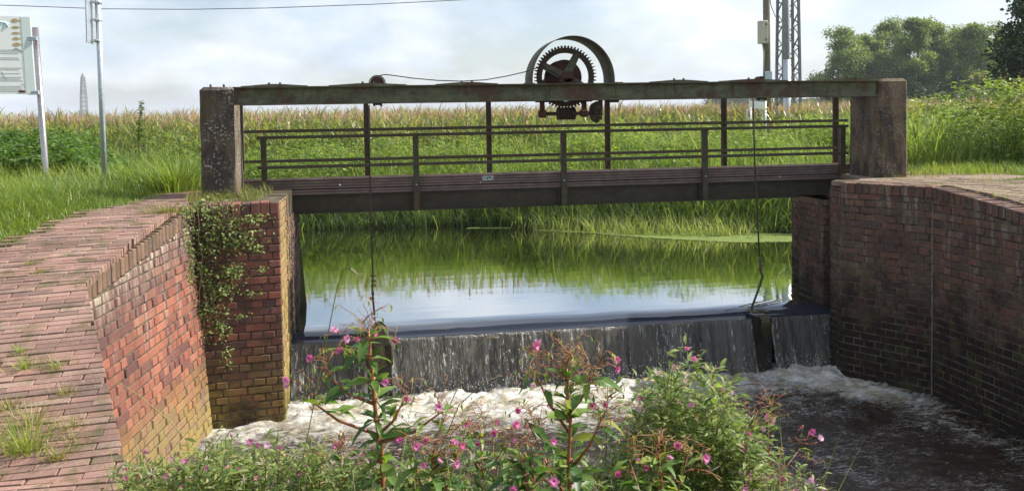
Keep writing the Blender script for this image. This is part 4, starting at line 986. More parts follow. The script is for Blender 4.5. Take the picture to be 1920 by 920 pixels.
flat(.81, .022, .885, .052, 'ink_red', 'logo_bar', .003); flat(.818, .027, .878, .048, 'ink_dark', 'logo_text_ground', .0045)
mb = MB(); a_ = on(.65, .30, .003); b_ = on(.69, .20, .003); mb.tube([a_, b_], .002, 4); mb.build('pointer', [M['ink']], pn)
for y_ in (73, 174):
    c = at(62 if y_ < 100 else 66, y_, Y=yp); mb = MB(); mb.box((c.x - .02, yp - .008, c.z), (.13, .012, .05), .5, bev=.005); mb.box((c.x + .03, yp + .02, c.z), (.03, .05, .045), .5); mb.build('clamp', [M['galv']], t)
# second upright of the board outside the frame
mb = MB(); b2 = basep - ru_ * (wP + .09); mb.tube([b2 + Vector((0, 0, -.2)), b2 + (topp - basep)], .036, 16); mb.build('post', [M['stainless']], t)

basep = at(197, 355, Z=0); topp = at(181, -60, Y=basep.y)
t = thing('sign_pole', 'tall thin galvanised pole carrying a sign seen edge on, beside the path', 'pole', basep)
mb = MB(); mb.tube([basep + Vector((0, 0, -.2)), topp], .031, 14); mb.build('post', [M['galv']], t)
ax = (topp - basep).normalized()
mb = MB(); c0 = at(180, 82, Y=basep.y) + Vector((-.045, -.03, 0)); c1 = at(177, -50, Y=basep.y) + Vector((-.045, -.03, 0))
M3 = Matrix.Rotation(0, 3, 'Z')
cm = (c0 + c1) / 2; mb.bar(c0, c1, .012, .30, .5); mb.build('sign_plate', [M['galv']], t)
for y_ in (5, 38, 77):
    c = at(184, y_, Y=basep.y); mb = MB(); mb.tube([c + ax * -.018, c + ax * .018], .040, 12); mb.box((c.x - .045, c.y - .03, c.z), (.05, .05, .022), .5); mb.build('bracket', [M['galv']], t)

# overhead wire
a = at(-300, 12, d=30); b = at(3000, -230, d=60)
pts = [at(x, y, d=24) for x, y in ((-60, 8), (0, 10), (100, 13.5), (190, 17), (350, 18), (500, 15.5), (700, 8.5), (880, -.5), (1000, -8), (1200, -20))]
rope('telephone_cable', 'thin double overhead cable crossing the sky at the top left', pts, .010, mat='cable')

# wooden pole with cabinet, lattice mast, grey pole
dP = 24.0
bp = at(1437, 205, d=dP); bz = float(ground_z(bp.x, bp.y)); tp = at(1434, -330, d=dP)
t = thing('utility_pole', 'weathered wooden pole carrying a cream cabinet, behind the right of the beam', 'pole', (bp.x, bp.y, bz))
mb = MB(); mb.tube([Vector((at(1440, 300, d=dP).x, bp.y, bz - .3)), tp], [.105, .085], 14); mb.build('shaft', [M['wood']], t)
c = at(1430, 61, d=dP - .18); s_ = dP / FPX
mb = MB(); mb.box(c, (15 * s_, .2, 42 * s_), .5, bev=.01); cb = mb.build('cabinet', [M['boxm']], t)
mb = MB(); mb.box(c + Vector((5.2 * s_, -.005, 0)), (5 * s_, .215, 40 * s_), .5, bev=.008); mb.build('cabinet_side', [M['grass_dry'] if False else M['boxm']], cb)
mb = MB()
for dz in (-14, 14): mb = MB(); mb.box(c + Vector((3.5 * s_, -.12, dz * s_)), (.03, .02, .05), .5); mb.build('hinge', [M['cable']], cb)
c = at(1441, 144, d=dP - .2); mb = MB(); mb.box(c, (14 * s_, .02, 20 * s_), .5, bev=.004); mb.build('sign_plate', [m_plain('pale_plate', (0.42, 0.5, 0.55), (0.5, 0.57, 0.62), 8, .5, bump=0)], t)
mb = MB(); mb.tube([at(1430, 82, d=dP - .1), at(1433, 100, d=dP - .11), at(1432, 130, d=dP - .11), at(1432, 150, d=dP - .11)], .02, 6); mb.build('conduit', [M['galvd']], t)
mb = MB(); mb.tube([at(1443, -4, d=dP), at(1446, 12, d=dP + .3), at(1453, 30, d=dP + .6), at(1462, 42, d=dP + 1)], .012, 5); mb.build('cable_loop', [M['cable']], t)
mb = MB(); mb.tube([at(1434, 190, d=dP - .3), at(1435, 300, d=dP - .3)], .04, 8); mb.build('pipe', [M['galv']], t)

dM = 26.0; s_ = dM / FPX
pb = at(1478, 260, d=dM); bz = float(ground_z(pb.x, pb.y))
t = thing('lattice_mast', 'tapering grey steel lattice mast with diagonal bracing, behind the bridge', 'mast', (pb.x, pb.y, bz))
def mastw(z): return (18.5 - (z - (-.9)) * .75) * s_ if z < 12 else 6 * s_
axl = lambda z: Vector((at(1477.5 + 0, 0, d=dM).x + (z - 3) * .0, pb.y, z))
H = 9.0; corners = [(-1, -1), (1, -1), (1, 1), (-1, 1)]
def cp(k, z): w_ = mastw(z); return Vector((axl(z).x + corners[k][0] * w_, pb.y + corners[k][1] * w_ * .8, z))
mb = MB()
for k in range(4): mb.bar(cp(k, bz - .2), cp(k, H), .07, .07, .5)
mb.build('corner_leg', [M['galvd']], t)
mb = MB(); stp = .36; z = bz; fl_ = 0
while z < H - stp:
    for k in range(4): mb.bar(cp(k, z) if fl_ else cp((k + 1) % 4, z), cp((k + 1) % 4, z + stp) if fl_ else cp(k, z + stp), .03, .03, .5)
    z += stp; fl_ ^= 1
mb.build('bracing', [M['galvd']], t)
mb = MB(); mb.bar(cp(0, bz) + Vector((.12, -.05, 0)), cp(0, H) + Vector((.12, -.05, 0)), .07, .07, .5); mb.build('cable_duct', [M['cable']], t)
t = thing('steel_pole', 'plain round grey pole standing in front of the lattice mast', 'pole', at(1474, 300, d=25.0))
p0 = at(1474, 330, d=25); p1 = at(1474.5, -200, d=25); p0.z = bz; mb = MB(); mb.tube([Vector((p1.x, p1.y, bz - .2)), Vector((p1.x, p1.y, at(1474, 112, d=25).z))], .105, 12); mb.build('sleeve', [M['galv']], t)
mb = MB(); mb.tube([Vector((p1.x, p1.y, bz - .2)), Vector((p1.x, p1.y, 6))], .085, 12); mb.build('shaft', [M['galvd']], t)
# small white marker board in the crop
t = thing('marker_board', 'small white board on a post at the corn edge behind the right hoist rope', 'sign', at(1408, 230, d=23.2))
mb = MB(); c = at(1420, 197, d=23.2); mb.box(c, (32 * 23.2 / FPX, .02, 14 * 23.2 / FPX), .5, M=Matrix.Rotation(.12, 3, 'Y')); mb.build('board', [M['panel']], t)
mb = MB(); c = at(1407, 190, d=23.2); mb.tube([Vector((c.x, c.y, -1.0)), c], .03, 8); c2 = at(1403, 215, d=23.2); mb.box(c2, (.12, .05, .3), .5, bev=.02); mb.build('post', [M['panel']], t)

# distant pylon
dY = 700.0; s_ = dY / FPX
c = at(158, 215, d=dY); zt_ = at(158, 138, d=dY).z; xx = c.x
t = thing('power_pylon', 'faint distant lattice power pylon above the corn on the left', 'pylon', (c.x, c.y, -1))
mb = MB()
def pw_(z): return np.interp(z, [-1, zt_ * .55, zt_ * .92, zt_], [6.5, 5.0, 3.0, .6]) * s_ * .9
def pcn(k, z): w_ = pw_(z); return Vector((xx + corners[k][0] * w_, c.y + corners[k][1] * w_, z))
for k in range(4):
    zs = [-1, zt_ * .55, zt_ * .92, zt_]
    for i in range(3): mb.bar(pcn(k, zs[i]), pcn(k, zs[i + 1]), .5, .5, .5)
z = -1; 
while z < zt_ * .95:
    h_ = max(pw_(z) * 1.6, 1.6)
    for k in range(4): mb.bar(pcn(k, z), pcn((k + 1) % 4, z + h_), .28, .28, .5); mb.bar(pcn((k + 1) % 4, z), pcn(k, z + h_), .28, .28, .5)
    z += h_
mb.build('tower', [M['galvd']], t)
mb = MB()
for zf_, w_ in ((.62, 5.0), (.86, 4.0)): mb = MB(); mb.bar((xx - w_ * s_, c.y, zt_ * zf_), (xx + w_ * s_, c.y, zt_ * zf_), .5, .5, .5); mb.build('crossarm', [M['galvd']], t)

# ------------------------------------------------------------------ vegetation tools
def blades(P0, H, Wd, lean, az, bend, rnd=None, seg=3, foldw=0.0):
    """P0 (n,3). returns V,F,rnd: curved tapering blades"""
    n = len(P0); az = np.asarray(az); dx, dy = np.cos(az), np.sin(az)
    wa = az + np.pi / 2 + rng.uniform(-.9, .9, n); wx, wy = np.cos(wa), np.sin(wa)
    V = np.zeros((n, seg * 2 + 1, 3))
    for k in range(seg + 1):
        t = k / seg
        ang = lean + bend * t
        # integrate roughly
        hz = H * t * np.cos(lean + bend * t * .5); ho = H * t * np.sin(lean + bend * t * .5)
        w = Wd * (1 - t ** 1.6) * .5
        c = P0 + np.stack([dx * ho, dy * ho, hz], -1)
        if k < seg:
            V[:, 2 * k] = c - np.stack([wx * w, wy * w, w * 0], -1); V[:, 2 * k + 1] = c + np.stack([wx * w, wy * w, w * 0], -1)
        else: V[:, 2 * seg] = c
    F = []
    base = np.arange(n)[:, None] * (2 * seg + 1)
    tris = []
    for k in range(seg - 1):
        a = 2 * k; tris += [(a, a + 1, a + 3), (a, a + 3, a + 2)]
    tris.append((2 * seg - 2, 2 * seg - 1, 2 * seg))
    F = (base[:, None, :] + np.array(tris)[None]).reshape(-1, 3) if False else (np.array(tris)[None] + base[:, :, None]).reshape(-1, 3)
    r = np.repeat(rnd if rnd is not None else rng.random(n), 2 * seg + 1)
    return V.reshape(-1, 3), F, r
def leaves(Pc, D, S, Wr, rnd=None, fold=.25, up=None):
    """lance leaves: base Pc (n,3), direction D (n,3), length S, width ratio Wr; 6 verts, 4 tris"""
    n = len(Pc); D = D / (np.linalg.norm(D, axis=1, keepdims=True) + 1e-9)
    U = rng.normal(0, .35, (n, 3)) + np.array([0, 0, 1.0]) if up is None else up
    Sd = np.cross(D, U); Sd /= (np.linalg.norm(Sd, axis=1, keepdims=True) + 1e-9); Nn = np.cross(Sd, D)
    S = S[:, None]; w = S * Wr * .5
    a = Pc; m = Pc + D * S * .42 + Nn * S * .05; e = Pc + D * S - Nn * S * .10
    q = Pc + D * S * .75 + Nn * S * .0
    l1 = m + Sd * w + Nn * w * fold; r1 = m - Sd * w + Nn * w * fold
    l2 = q + Sd * w * .62 + Nn * w * fold * .5; r2 = q - Sd * w * .62 + Nn * w * fold * .5
    V = np.stack([a, l1, r1, m, l2, r2, q, e], 1).reshape(-1, 3)
    T = np.array([(0, 1, 3), (0, 3, 2), (1, 4, 6), (1, 6, 3), (3, 6, 5), (3, 5, 2), (4, 7, 6), (6, 7, 5)])
    F = (T[None] + 8 * np.arange(n)[:, None, None]).reshape(-1, 3)
    return V, F, np.repeat(rnd if rnd is not None else rng.random(n), 8)
def merge(*parts):
    Vs, Fs, Rs = [], [], []; b = 0
    for V, F, r in parts: Vs.append(V); Fs.append(F + b); Rs.append(r); b += len(V)
    return np.concatenate(Vs), np.concatenate(Fs), np.concatenate(Rs)
def veg(name, parts, mat, parent=None, smooth=False):
    V, F, r = merge(*parts) if isinstance(parts, list) else parts
    o = np_mesh(name, V, F, [M[mat]], r, parent, smooth)
    if parent is not None and name != 'flower': o['kind'] = 'stuff'
    return o
def scatter(poly, dens):
    """poly in (L,d)"""
    p = np.array(poly); lo, hi = p.min(0), p.max(0); n = int((hi - lo).prod() * dens)
    L = rng.uniform(lo[0], hi[0], n); d = rng.uniform(lo[1], hi[1], n); k = inside(poly, L, d); L, d = L[k], d[k]
    X = L * math.cos(TH) + d * math.sin(TH); Y = -L * math.sin(TH) + d * math.cos(TH)
    return X, Y, L, d
def grass(poly, dens, h, w, mask=None, bend=(.3, 1.3), hn=None, patch=1.0):
    X, Y, L, d = scatter(poly, dens)
    Z = ground_z(X, Y); k = Z > WP - .02
    if mask is not None: k &= mask(X, Y, L, d)
    X, Y, Z = X[k], Y[k], Z[k]; n = len(X); L, d = L[k], d[k]
    hh = h * (0.45 + .75 * rng.random(n)) * (0.6 + .8 * fbm(X * 1.3, Y * 1.3, 3, 77))
    if hn is not None: hh = hh * hn(X, Y, L, d)
    az = fbm(X * .9, Y * .9, 2, 8) * 12 + rng.normal(0, 1.6, n)
    rr_ = np.clip(.12 + .8 * (fbm(X * patch, Y * patch, 3, 15)) + rng.normal(0, .24, n), 0, 1)
    rr_ = np.where(rng.random(n) < .04, 1.0, rr_ * .93)
    return blades(np.stack([X, Y, Z - .01], -1), hh, w * (.6 + .8 * rng.random(n)), rng.uniform(0, .35, n), az, rng.uniform(bend[0], bend[1], n), rr_)

# ---- grass left of the path
def offpath(m=.0): 
    return lambda X, Y, L, d: ~inside(pp, X, Y) | (dist(pp, X, Y) < m)
def lh(X, Y, L, d):
    e = dist(pp, X, Y); return np.clip(.3 + e * 1.1, .3, 1.15)
gl = grass([(-7.5, 4.3), (-3.7, 4.3), (-3.4, 9.4), (-4.1, 10.2), (-8.5, 10.2), (-8.5, 5)], 2400, .20, .0075, lambda X, Y, L, d: ~inside(pp, X, Y) | ((dist(pp, X, Y) < .07) & (L < -3.4)), hn=lh)
tag(veg('verge_grass', gl, 'grass'), 'bright short grass verge on the left side of the brick path', 'grass', kind='stuff')
# taller grass and weeds around poles
gm = grass([(-11, 9.9), (-3.2, 9.2), (-3.0, 10.4), (-3.2, 12.0), (-6, 13.6), (-13, 14)], 800, .62, .012, offpath(), hn=lambda X, Y, L, d: np.clip(.5 + (d - 9.4) * .45, .5, 1.25) * np.where(L < -4.7, .55, 1))
tag(veg('tall_grass', gm, 'grass'), 'tall waving grass behind the poles on the left bank', 'grass', kind='stuff')
def leafy(poly, dens, h, ls, wr, mask=None, hn=None, low=.15, patch=.7):
    X, Y, L, d = scatter(poly, dens); Z = ground_z(X, Y); k = Z > WP
    if mask is not None: k &= mask(X, Y, L, d)
    X, Y, Z, L, d = X[k], Y[k], Z[k], L[k], d[k]; n = len(X)
    hm = h * (.55 + .9 * fbm(X * 1.1, Y * 1.1, 3, 91)) * (hn(X, Y, L, d) if hn is not None else 1)
    zz = Z + hm * (low + (1 - low) * rng.random(n) ** .6)
    az = rng.uniform(0, 2 * np.pi, n); D = np.stack([np.cos(az), np.sin(az), rng.uniform(-.5, .35, n)], -1)
    rr_ = np.clip(.2 + .7 * fbm(X * patch, Y * patch, 3, 44) + rng.normal(0, .15, n), 0, 1)
    return leaves(np.stack([X, Y, zz], -1), D, ls * (.6 + .8 * rng.random(n)), wr, rr_)
nt_ = leafy([(-14, 11.2), (-4.9, 10.9), (-3.5, 11.6), (-4.9, 13.2), (-5.6, 14.6), (-14, 15)], 2600, .64, .07, .55, hn=lambda X, Y, L, d: np.clip(.6 + (d - 11.0) * .45, .6, 1.1))
tag(veg('nettle_bed', nt_, 'nettle'), 'dense dark green nettle bed below the corn on the left', 'nettles', kind='stuff')

# ---- far bank: reeds, verge grass
fb = [(-9, 16.0), (-4.2, 16.9), (-1, 17.0), (0.8, 16.3), (3.0, 15.6), (6.0, 15.1), (12, 13.5), (14, 18), (9, 22), (-4, 21.6), (-12, 19)]
g1 = grass(fb, 620, .56, .013, hn=lambda X, Y, L, d: (1.0 - .35 * smooth((d - 17.6) / 1.0)) * (.55 + .95 * fbm(X * 2.3, Y * 2.3, 3, 41)), bend=(.4, 1.8))
g1b = leafy(fb, 420, .43, .10, .42, mask=lambda X, Y, L, d: d > 17, hn=lambda X, Y, L, d: .35 + 1.5 * smooth((fbm(X * .9 + 3, Y * 1.4, 3, 19) - .33) / .3))
X, Y, L, d = scatter(fb, 26); n = len(X); g1c = blades(np.stack([X, Y, ground_z(X, Y)], -1), rng.uniform(.5, .95, n), rng.uniform(.010, .02, n), rng.uniform(0, .5, n), rng.uniform(0, 6.28, n), rng.uniform(.2, 2.2, n), np.ones(n))
tag(veg('bank_grass', [g1, g1b, g1c], 'weed'), 'lush bright grass bank between the pond and the corn field', 'grass', kind='stuff')
X, Y, L, d = scatter([(-9, 16.2), (-4.2, 16.9), (-1, 17.05), (.8, 16.4), (3, 15.7), (6, 15.2), (9, 13.6), (10, 14.4), (6, 16.1), (3, 16.6), (1, 17.3), (-1, 18.0), (-4.2, 17.9), (-9, 17.4)], 620)
n = len(X); Z = np.maximum(ground_z(X, Y), WP - .03)
rd = blades(np.stack([X, Y, Z], -1), rng.uniform(.30, .72, n), rng.uniform(.010, .02, n), rng.uniform(0, .4, n), rng.uniform(0, 6.28, n), rng.uniform(.4, 1.9, n), np.clip(rng.normal(.45, .22, n), 0, 1))
tag(veg('reeds', rd, 'grass_dark'), 'arching reeds and sedge along the far edge of the pond', 'reeds', kind='stuff')
# sedge tuft spit on the right and duckweed
X, Y, L, d = scatter([(.2, 16.5), (1.8, 15.6), (3.6, 15.1), (4.6, 15.3), (3.5, 16.0), (.9, 17.0)], 560); n = len(X)
sg = blades(np.stack([X, Y, np.full(n, WP - .01)], -1), rng.uniform(.15, .48, n), rng.uniform(.008, .016, n), rng.uniform(0, .5, n), rng.uniform(0, 6.28, n), rng.uniform(.2, 1.4, n), np.clip(rng.normal(.75, .2, n), 0, 1))
tag(veg('sedge', sg, 'sedge'), 'pale sedge tuft spit growing out of the duckweed on the pond', 'sedge', kind='stuff')
X, Y, L, d = scatter([(-2.6, 16.85), (-.4, 16.7), (1.4, 15.8), (2.6, 15.0), (3.8, 14.4), (4.9, 14.4), (5.4, 15.2), (4.2, 15.5), (2, 16.3), (.2, 17.05)], 5200)
k = fbm(X * 2.2, Y * 3.5, 4, 66) > (.27 + .25 * (L < .6)); X, Y = X[k], Y[k]; n = len(X)
D = np.stack([np.cos(rng.uniform(0, 6.28, n)), np.sin(rng.uniform(0, 6.28, n)), np.zeros(n)], -1)
up_ = np.tile(np.array([[0, 0, 1.0]]), (n, 1)) + rng.normal(0, .05, (n, 3))
tag(veg('duckweed', leaves(np.stack([X, Y, np.full(n, WP + .006)], -1), D, rng.uniform(.02, .05, n), .9, None, 0, up_), 'duck'), 'flat pale green duckweed mat at the far right of the pond', 'duckweed', kind='stuff')

# ---- corn field
def cornfield():
    Vs = []; parts = []; tas = []
    us = np.arange(-26, 34, .17)
    for row in range(0, 22):
        off = row * .72
        L = us + rng.normal(0, .04, len(us)); d0 = np.interp(L, [-26, -14, -3, 8, 30], [17.4, 18.6, 21.6, 23.4, 25.2]); d = d0 + off + rng.normal(0, .03, len(us))
        if row > 7: k = rng.random(len(us)) < .5; L, d = L[k], d[k]
        k = np.abs(L / d) < .72; L, d = L[k], d[k]
        X = L * math.cos(TH) + d * math.sin(TH); Y = -L * math.sin(TH) + d * math.cos(TH); n = len(X)
        Z = ground_z(X, Y); H = rng.normal(1.78, .07, n)*(1+.0*row) 
        # stalk leaves
        for k_ in range(11 if row < 4 else 5):
            if row < 4: hz = H * (.18 + .72 * k_ / 10)
            else: hz = H * (.55 + .38 * k_ / 4)
            az = rng.uniform(0, 6.28, n); 
            r_ = np.clip(.25 + .25 * rng.random(n) + .35 * fbm(X * .5, Y * .5, 2, 3) + .25 * (k_ / 10), 0, 1); r_ = np.where(rng.random(n) < .12, 1., r_)
            parts.append(blades(np.stack([X, Y, Z + hz], -1), rng.uniform(.38, .62, n), rng.uniform(.035, .06, n), rng.uniform(.15, .6, n), az, rng.uniform(.6, 1.9, n), r_))
        parts.append(blades(np.stack([X, Y, Z], -1), H, np.full(n, .035), rng.uniform(0, .04, n), rng.uniform(0, 6.28, n), rng.uniform(0, .05, n), np.full(n, .4)))
        for k_ in range(5):
            tas.append(blades(np.stack([X, Y, Z + H * .93], -1), rng.uniform(.20, .33, n) * (1.3 if k_ == 0 else 1), rng.uniform(.013, .022, n), np.full(n, .02) if k_ == 0 else rng.uniform(.15, .5, n), rng.uniform(0, 6.28, n), rng.uniform(0, .5, n)))
    return parts, tas
cp_, ct_ = cornfield()
V1, F1, r1 = merge(*cp_); V2, F2, r2 = merge(*ct_)
o = np_mesh('corn_field', np.concatenate([V1, V2]), np.concatenate([F1, F2 + len(V1)]), [M['corn'], M['tassel']], np.concatenate([r1, r2]), midx=np.concatenate([np.zeros(len(F1)), np.ones(len(F2))]))
tag(o, 'tall tasselled corn field stretching across behind the bridge', 'corn', kind='stuff')
# far field canopy beyond the modelled rows
X, Y = np.meshgrid(np.linspace(-60, 160, 120), np.linspace(37, 300, 80)); Z = .62 + .25 * vnoise(X * 3, Y * 1.1, 2) - .25
L_, d_ = toLd(X, Y)
tag(grid_mesh('far_crop', X, Y, Z, M['corn']), kind='stuff'); bpy.data.objects['far_crop']['label'] = 'far part of the crop seen as one green level'; bpy.data.objects['far_crop']['category'] = 'crop'

# ---- right weeds behind the right pillar
wr__ = [(4.6, 10.6), (5.2, 9.9), (8.5, 8.6), (12, 9), (14, 17), (5.9, 16)]
rh = lambda X, Y, L, d: np.clip(.30 + (d - 9.6 + .25 * (L - 5)) * .42, .2, .92) * np.clip(1.08 - .05 * (L - 4.5), .7, 1)
w1 = grass([(4.6, 9.9), (5.4, 9.5), (8.8, 8.2), (12, 8.5), (13, 15), (6.2, 15)], 650, .95, .014, mask=lambda X, Y, L, d: Y > 9.9, hn=lambda X, Y, L, d: rh(X, Y, L, d) * .85 + .08)
w2 = leafy([(5.2, 11.2), (12, 9.6), (13, 15.6), (6.0, 15.6)], 2300, 1.30, .085, .38, hn=rh, low=.06)
w3 = leafy([(5.2, 12.4), (12, 11), (13, 15.6), (6.0, 15.6)], 200, 1.62, .06, .45, hn=rh, low=.75)
X, Y, L, d = scatter([(5.0, 11.4), (12, 10), (13, 15.6), (6.0, 15.6)], 16); n = len(X); hs_ = 1.35 * rh(X, Y, L, d)
sp1 = blades(np.stack([X, Y, ground_z(X, Y)], -1), hs_, np.full(n, .012), rng.uniform(0, .12, n), rng.uniform(0, 6.28, n), rng.uniform(0, .2, n), np.full(n, .2))
m_ = 26; tt = rng.uniform(.55, 1, (n, m_)); PP = np.stack([np.repeat(X, m_), np.repeat(Y, m_), np.repeat(ground_z(X, Y), m_) + (hs_[:, None] * tt).ravel()], -1) + rng.normal(0, .02, (n * m_, 3)); aa = rng.uniform(0, 6.28, n * m_)
sp2 = leaves(PP, np.stack([np.cos(aa), np.sin(aa), rng.uniform(-.2, .8, n * m_)], -1), rng.uniform(.02, .05, n * m_), .6, np.repeat(rng.random(n), m_))
tag(veg('dock_spikes', [sp1, sp2], 'dock'), 'rusty brown seed spikes of dock standing among the tall weeds on the right', 'dock', kind='stuff')
tag(veg('tall_weeds', [w1, w2, w3], 'weed'), 'chest high leafy weeds behind the stained pillar on the right', 'weeds', kind='stuff')
# short turf on both quays
def turf(poly, dens, h, mat, label, name='turf', mask=None):
    gg = grass(poly, dens, h, .006, mask=mask, bend=(.2, 1.4)); tag(veg(name, gg, mat), label, 'grass', kind='stuff')
turf([(3.9, 9.4), (4.4, 8.9), (9, 7.4), (12, 7), (12, 9.3), (5.6, 10.5), (4.7, 10.4)], 420, .10, 'grass_dry', 'sparse dry turf on the quay around the foot of the right pillar', mask=lambda X, Y, L, d: (fbm(X * 1.7, Y * 1.7, 3, 12) > .47) & (dist(chan, X, Y) > .05) & (~inside(chan, X, Y)) & ~((X > rx0 - .02) & (X < rx1 + .02) & (Y > PY0 - .02) & (Y < PY1 + .14)))
turf([(4.2, 8.7), (4.6, 7.3), (5.2, 5.4), (7.4, 5.4), (7.5, 8), (5.0, 9.4)], 700, .07, 'grass_dry', 'patches of low dry grass on the old paving of the right quay', mask=lambda X, Y, L, d: (fbm(X * 2.2, Y * 2.2, 3, 18) > .46) & ~inside(chan, X, Y))
turf([(5.4, 9.2), (6.2, 8.0), (7.0, 5.4), (9, 4), (9, 8.5)], 1500, .13, 'grass', 'short grass beside the old paving of the right quay')
turf([(4.6, 10.1), (5.6, 9.9), (8.8, 8.4), (12, 8.0), (12, 9.6), (6, 11.4)], 1300, .16, 'grass', 'short green grass between the right quay and the tall weeds')
turf([(-3.1, 8.05), (-2.3, 8.2), (-2.2, 9.2), (-3.0, 9.0), (-3.3, 8.6)], 1900, .16, 'grass_dry', 'tufty yellowing grass on the abutment at the foot of the lichened pillar', mask=lambda X, Y, L, d: ~((X > lx0) & (X < lx1) & (Y > PY0)) & (fbm(X * 4, Y * 4, 3, 6) > .36) & (dist([C, P, (AL, 9.05)], X, Y, False) > .03))

# ---- countable grass tufts growing in the path joints
tufts = [((55, 498), .05, 26, 'tiny grass tuft in the path joints, farthest up the paving at the left edge'), ((72, 512), .05, 24, 'thin flat grass tuft just below the farthest path tuft'), ((40, 662), .06, 34, 'low grass tuft near the left edge halfway down the path'), ((48, 692), .08, 40, 'spiky grass tuft beside the left edge, below a lower one'), ((115, 688), .07, 34, 'pale sprawling tuft near the wall edge of the path'), ((120, 742), .07, 30, 'small upright tuft close to the wall edge of the path'), ((62, 800), .12, 55, 'leafy tuft above the biggest tuft on the path'), ((55, 845), .17, 120, 'biggest bright grass tuft on the brick path'), ((137, 800), .07, 30, 'small weed to the right of the leafy path tuft'), ((143, 835), .07, 26, 'thin weed in a joint near the lower path edge'), ((112, 858), .06, 50, 'dry flattened tuft right of the biggest tuft'), ((18, 765), .07, 46, 'mossy tuft at the left picture edge on the path')]
for (p_, h_, n_, lab) in tufts:
    n_ = int(n_ * 1.8) // 2 * 2; c = None
    for it in range(1):
        # intersect with the sloping path
        v = ray(*p_); best = None
        for tt in np.linspace(2, 10, 400):
            t_ = tt / v.dot(FW0); q = Vector((v.x * t_, v.y * t_, EYE + v.z * t_)); 
            if q.z <= path_z(tt) + .002: best = q; break
        c = best
    if c is None: continue
    a_ = rng.uniform(0, 6.28, n_); h_ *= 1.45; n_ = n_; rr_ = np.abs(rng.normal(0, h_ * .42, n_)); P0 = np.stack([c.x + np.cos(a_) * rr_, c.y + np.sin(a_) * rr_ * .6, np.full(n_, c.z - .005)], -1)
    o = veg('grass_tuft', blades(P0, h_ * rng.uniform(.4, 1.1, n_), np.full(n_, .005), rng.uniform(.1, .7, n_), a_, rng.uniform(.2, 1.2, n_), np.clip(rng.normal(.7, .2, n_), 0, 1)), 'grass_dry' if n_ % 4 == 2 else 'grass')
    tag(o, lab, 'grass tuft', 'grass tufts growing in the path joints')
# dry tuft where the path meets the abutment
c = at(312, 398, Z=0.0); n_ = 260; a_ = rng.uniform(0, 6.28, n_); rr_ = np.abs(rng.normal(0, .10, n_)); P0 = np.stack([c.x + np.cos(a_) * rr_ * 1.6, c.y + .05 + np.sin(a_) * rr_ * .5, np.full(n_, -.01)], -1)
tag(veg('grass_tuft', blades(P0, rng.uniform(.04, .15, n_), np.full(n_, .005), rng.uniform(.1, .8, n_), a_, rng.uniform(.2, 1.5, n_)), 'grass_dry'), 'wide straw coloured tuft at the top corner of the sunlit wing wall', 'grass tuft')
# big lush clump by the path left of the pillar
for (px_, py_, h_, n_, lab) in ((325, 362, .55, 420, 'tall lush grass clump beside the path just left of the lichened pillar'), (250, 352, .45, 300, 'arching grass clump between the thin pole and the pillar')):
    c = at(px_, py_, Z=0.0); a_ = rng.uniform(0, 6.28, n_); rr_ = np.abs(rng.normal(0, .14, n_)); P0 = np.stack([c.x + np.cos(a_) * rr_, c.y + .15 + np.sin(a_) * rr_, np.full(n_, -.01)], -1)
    tag(veg('grass_clump', blades(P0, h_ * rng.uniform(.5, 1.1, n_), rng.uniform(.006, .012, n_), rng.uniform(.0, .4, n_), a_, rng.uniform(.4, 1.7, n_), np.clip(rng.normal(.55, .2, n_), 0, 1)), 'grass', ), lab, 'grass clump', 'grass clumps beside the path')
# tall seeding dock stalk
c = at(262, 290, d=12.6); c.z = 0
t = thing('dock_plant', 'tall dark seeding stalk rising above the nettles between thin pole and pillar', 'plant', c)
tp_ = at(264, 192, d=12.6); mb = MB(); mb.tube([c, (c + tp_) / 2 + Vector((-.03, 0, 0)), tp_], [.008, .007, .003], 6); mb.build('stem', [M['stem_green']], t)
n_ = 160; tt = rng.random(n_); P0 = np.array(c)[None] * (1 - (.45 + .55 * tt))[:, None] + np.array(tp_)[None] * (.45 + .55 * tt)[:, None]; a_ = rng.uniform(0, 6.28, n_)
veg('seed_leaves', leaves(P0, np.stack([np.cos(a_), np.sin(a_), rng.uniform(-.3, .8, n_)], -1), rng.uniform(.03, .08, n_), .45), 'nettle', t)

# ---- creeper on the left pier
t = thing('creeper', 'bramble and hop creeper hanging over the corner between red wall and pier', 'climbing plant', (C[0], C[1], -.1))
cu = Vector((P[0] - C[0], P[1] - C[1], 0)).normalized(); cnn = Vector((cu.y, -cu.x, 0))
Pc = []; 
def crp(u, z, o_): q = Vector((C[0], C[1], 0)) + cu * u + cnn * o_; return (q.x, q.y, z)
blobs = [(.10, -.03, .20, .07, 420), (.18, -.20, .24, .14, 640), (.38, -.36, .16, .10, 300), (.08, -.38, .18, .12, 360), (.34, -.62, .12, .07, 240), (.02, -.62, .16, .10, 420), (.22, -.78, .14, .07, 260), (.10, -.96, .14, .10, 300), (.22, -1.16, .08, .12, 130), (.06, -1.2, .07, .12, 90), (.56, -.14, .10, .05, 90), (.28, -1.4, .05, .1, 50), (.55, -.42, .07, .05, 45), (.60, -.62, .06, .03, 25), (.50, -.84, .09, .03, 30), (.40, -1.05, .06, .04, 25)]
for (u, z, su, sz_, n_) in blobs:
    uu = rng.normal(u, su * .6, n_); zz_ = rng.normal(z, sz_ * .6, n_); oo = np.abs(rng.normal(.03, .05, n_)) + .01
    oo = np.where(uu < .02, oo + .14 + (0.02 - uu) * .9, oo)
    for a_, b_, c_ in zip(uu, zz_, oo): Pc.append(crp(a_, min(b_, .06 + .1 * R.random()), c_))
Pc = np.array(Pc); n_ = len(Pc); a_ = rng.uniform(0, 6.28, n_)
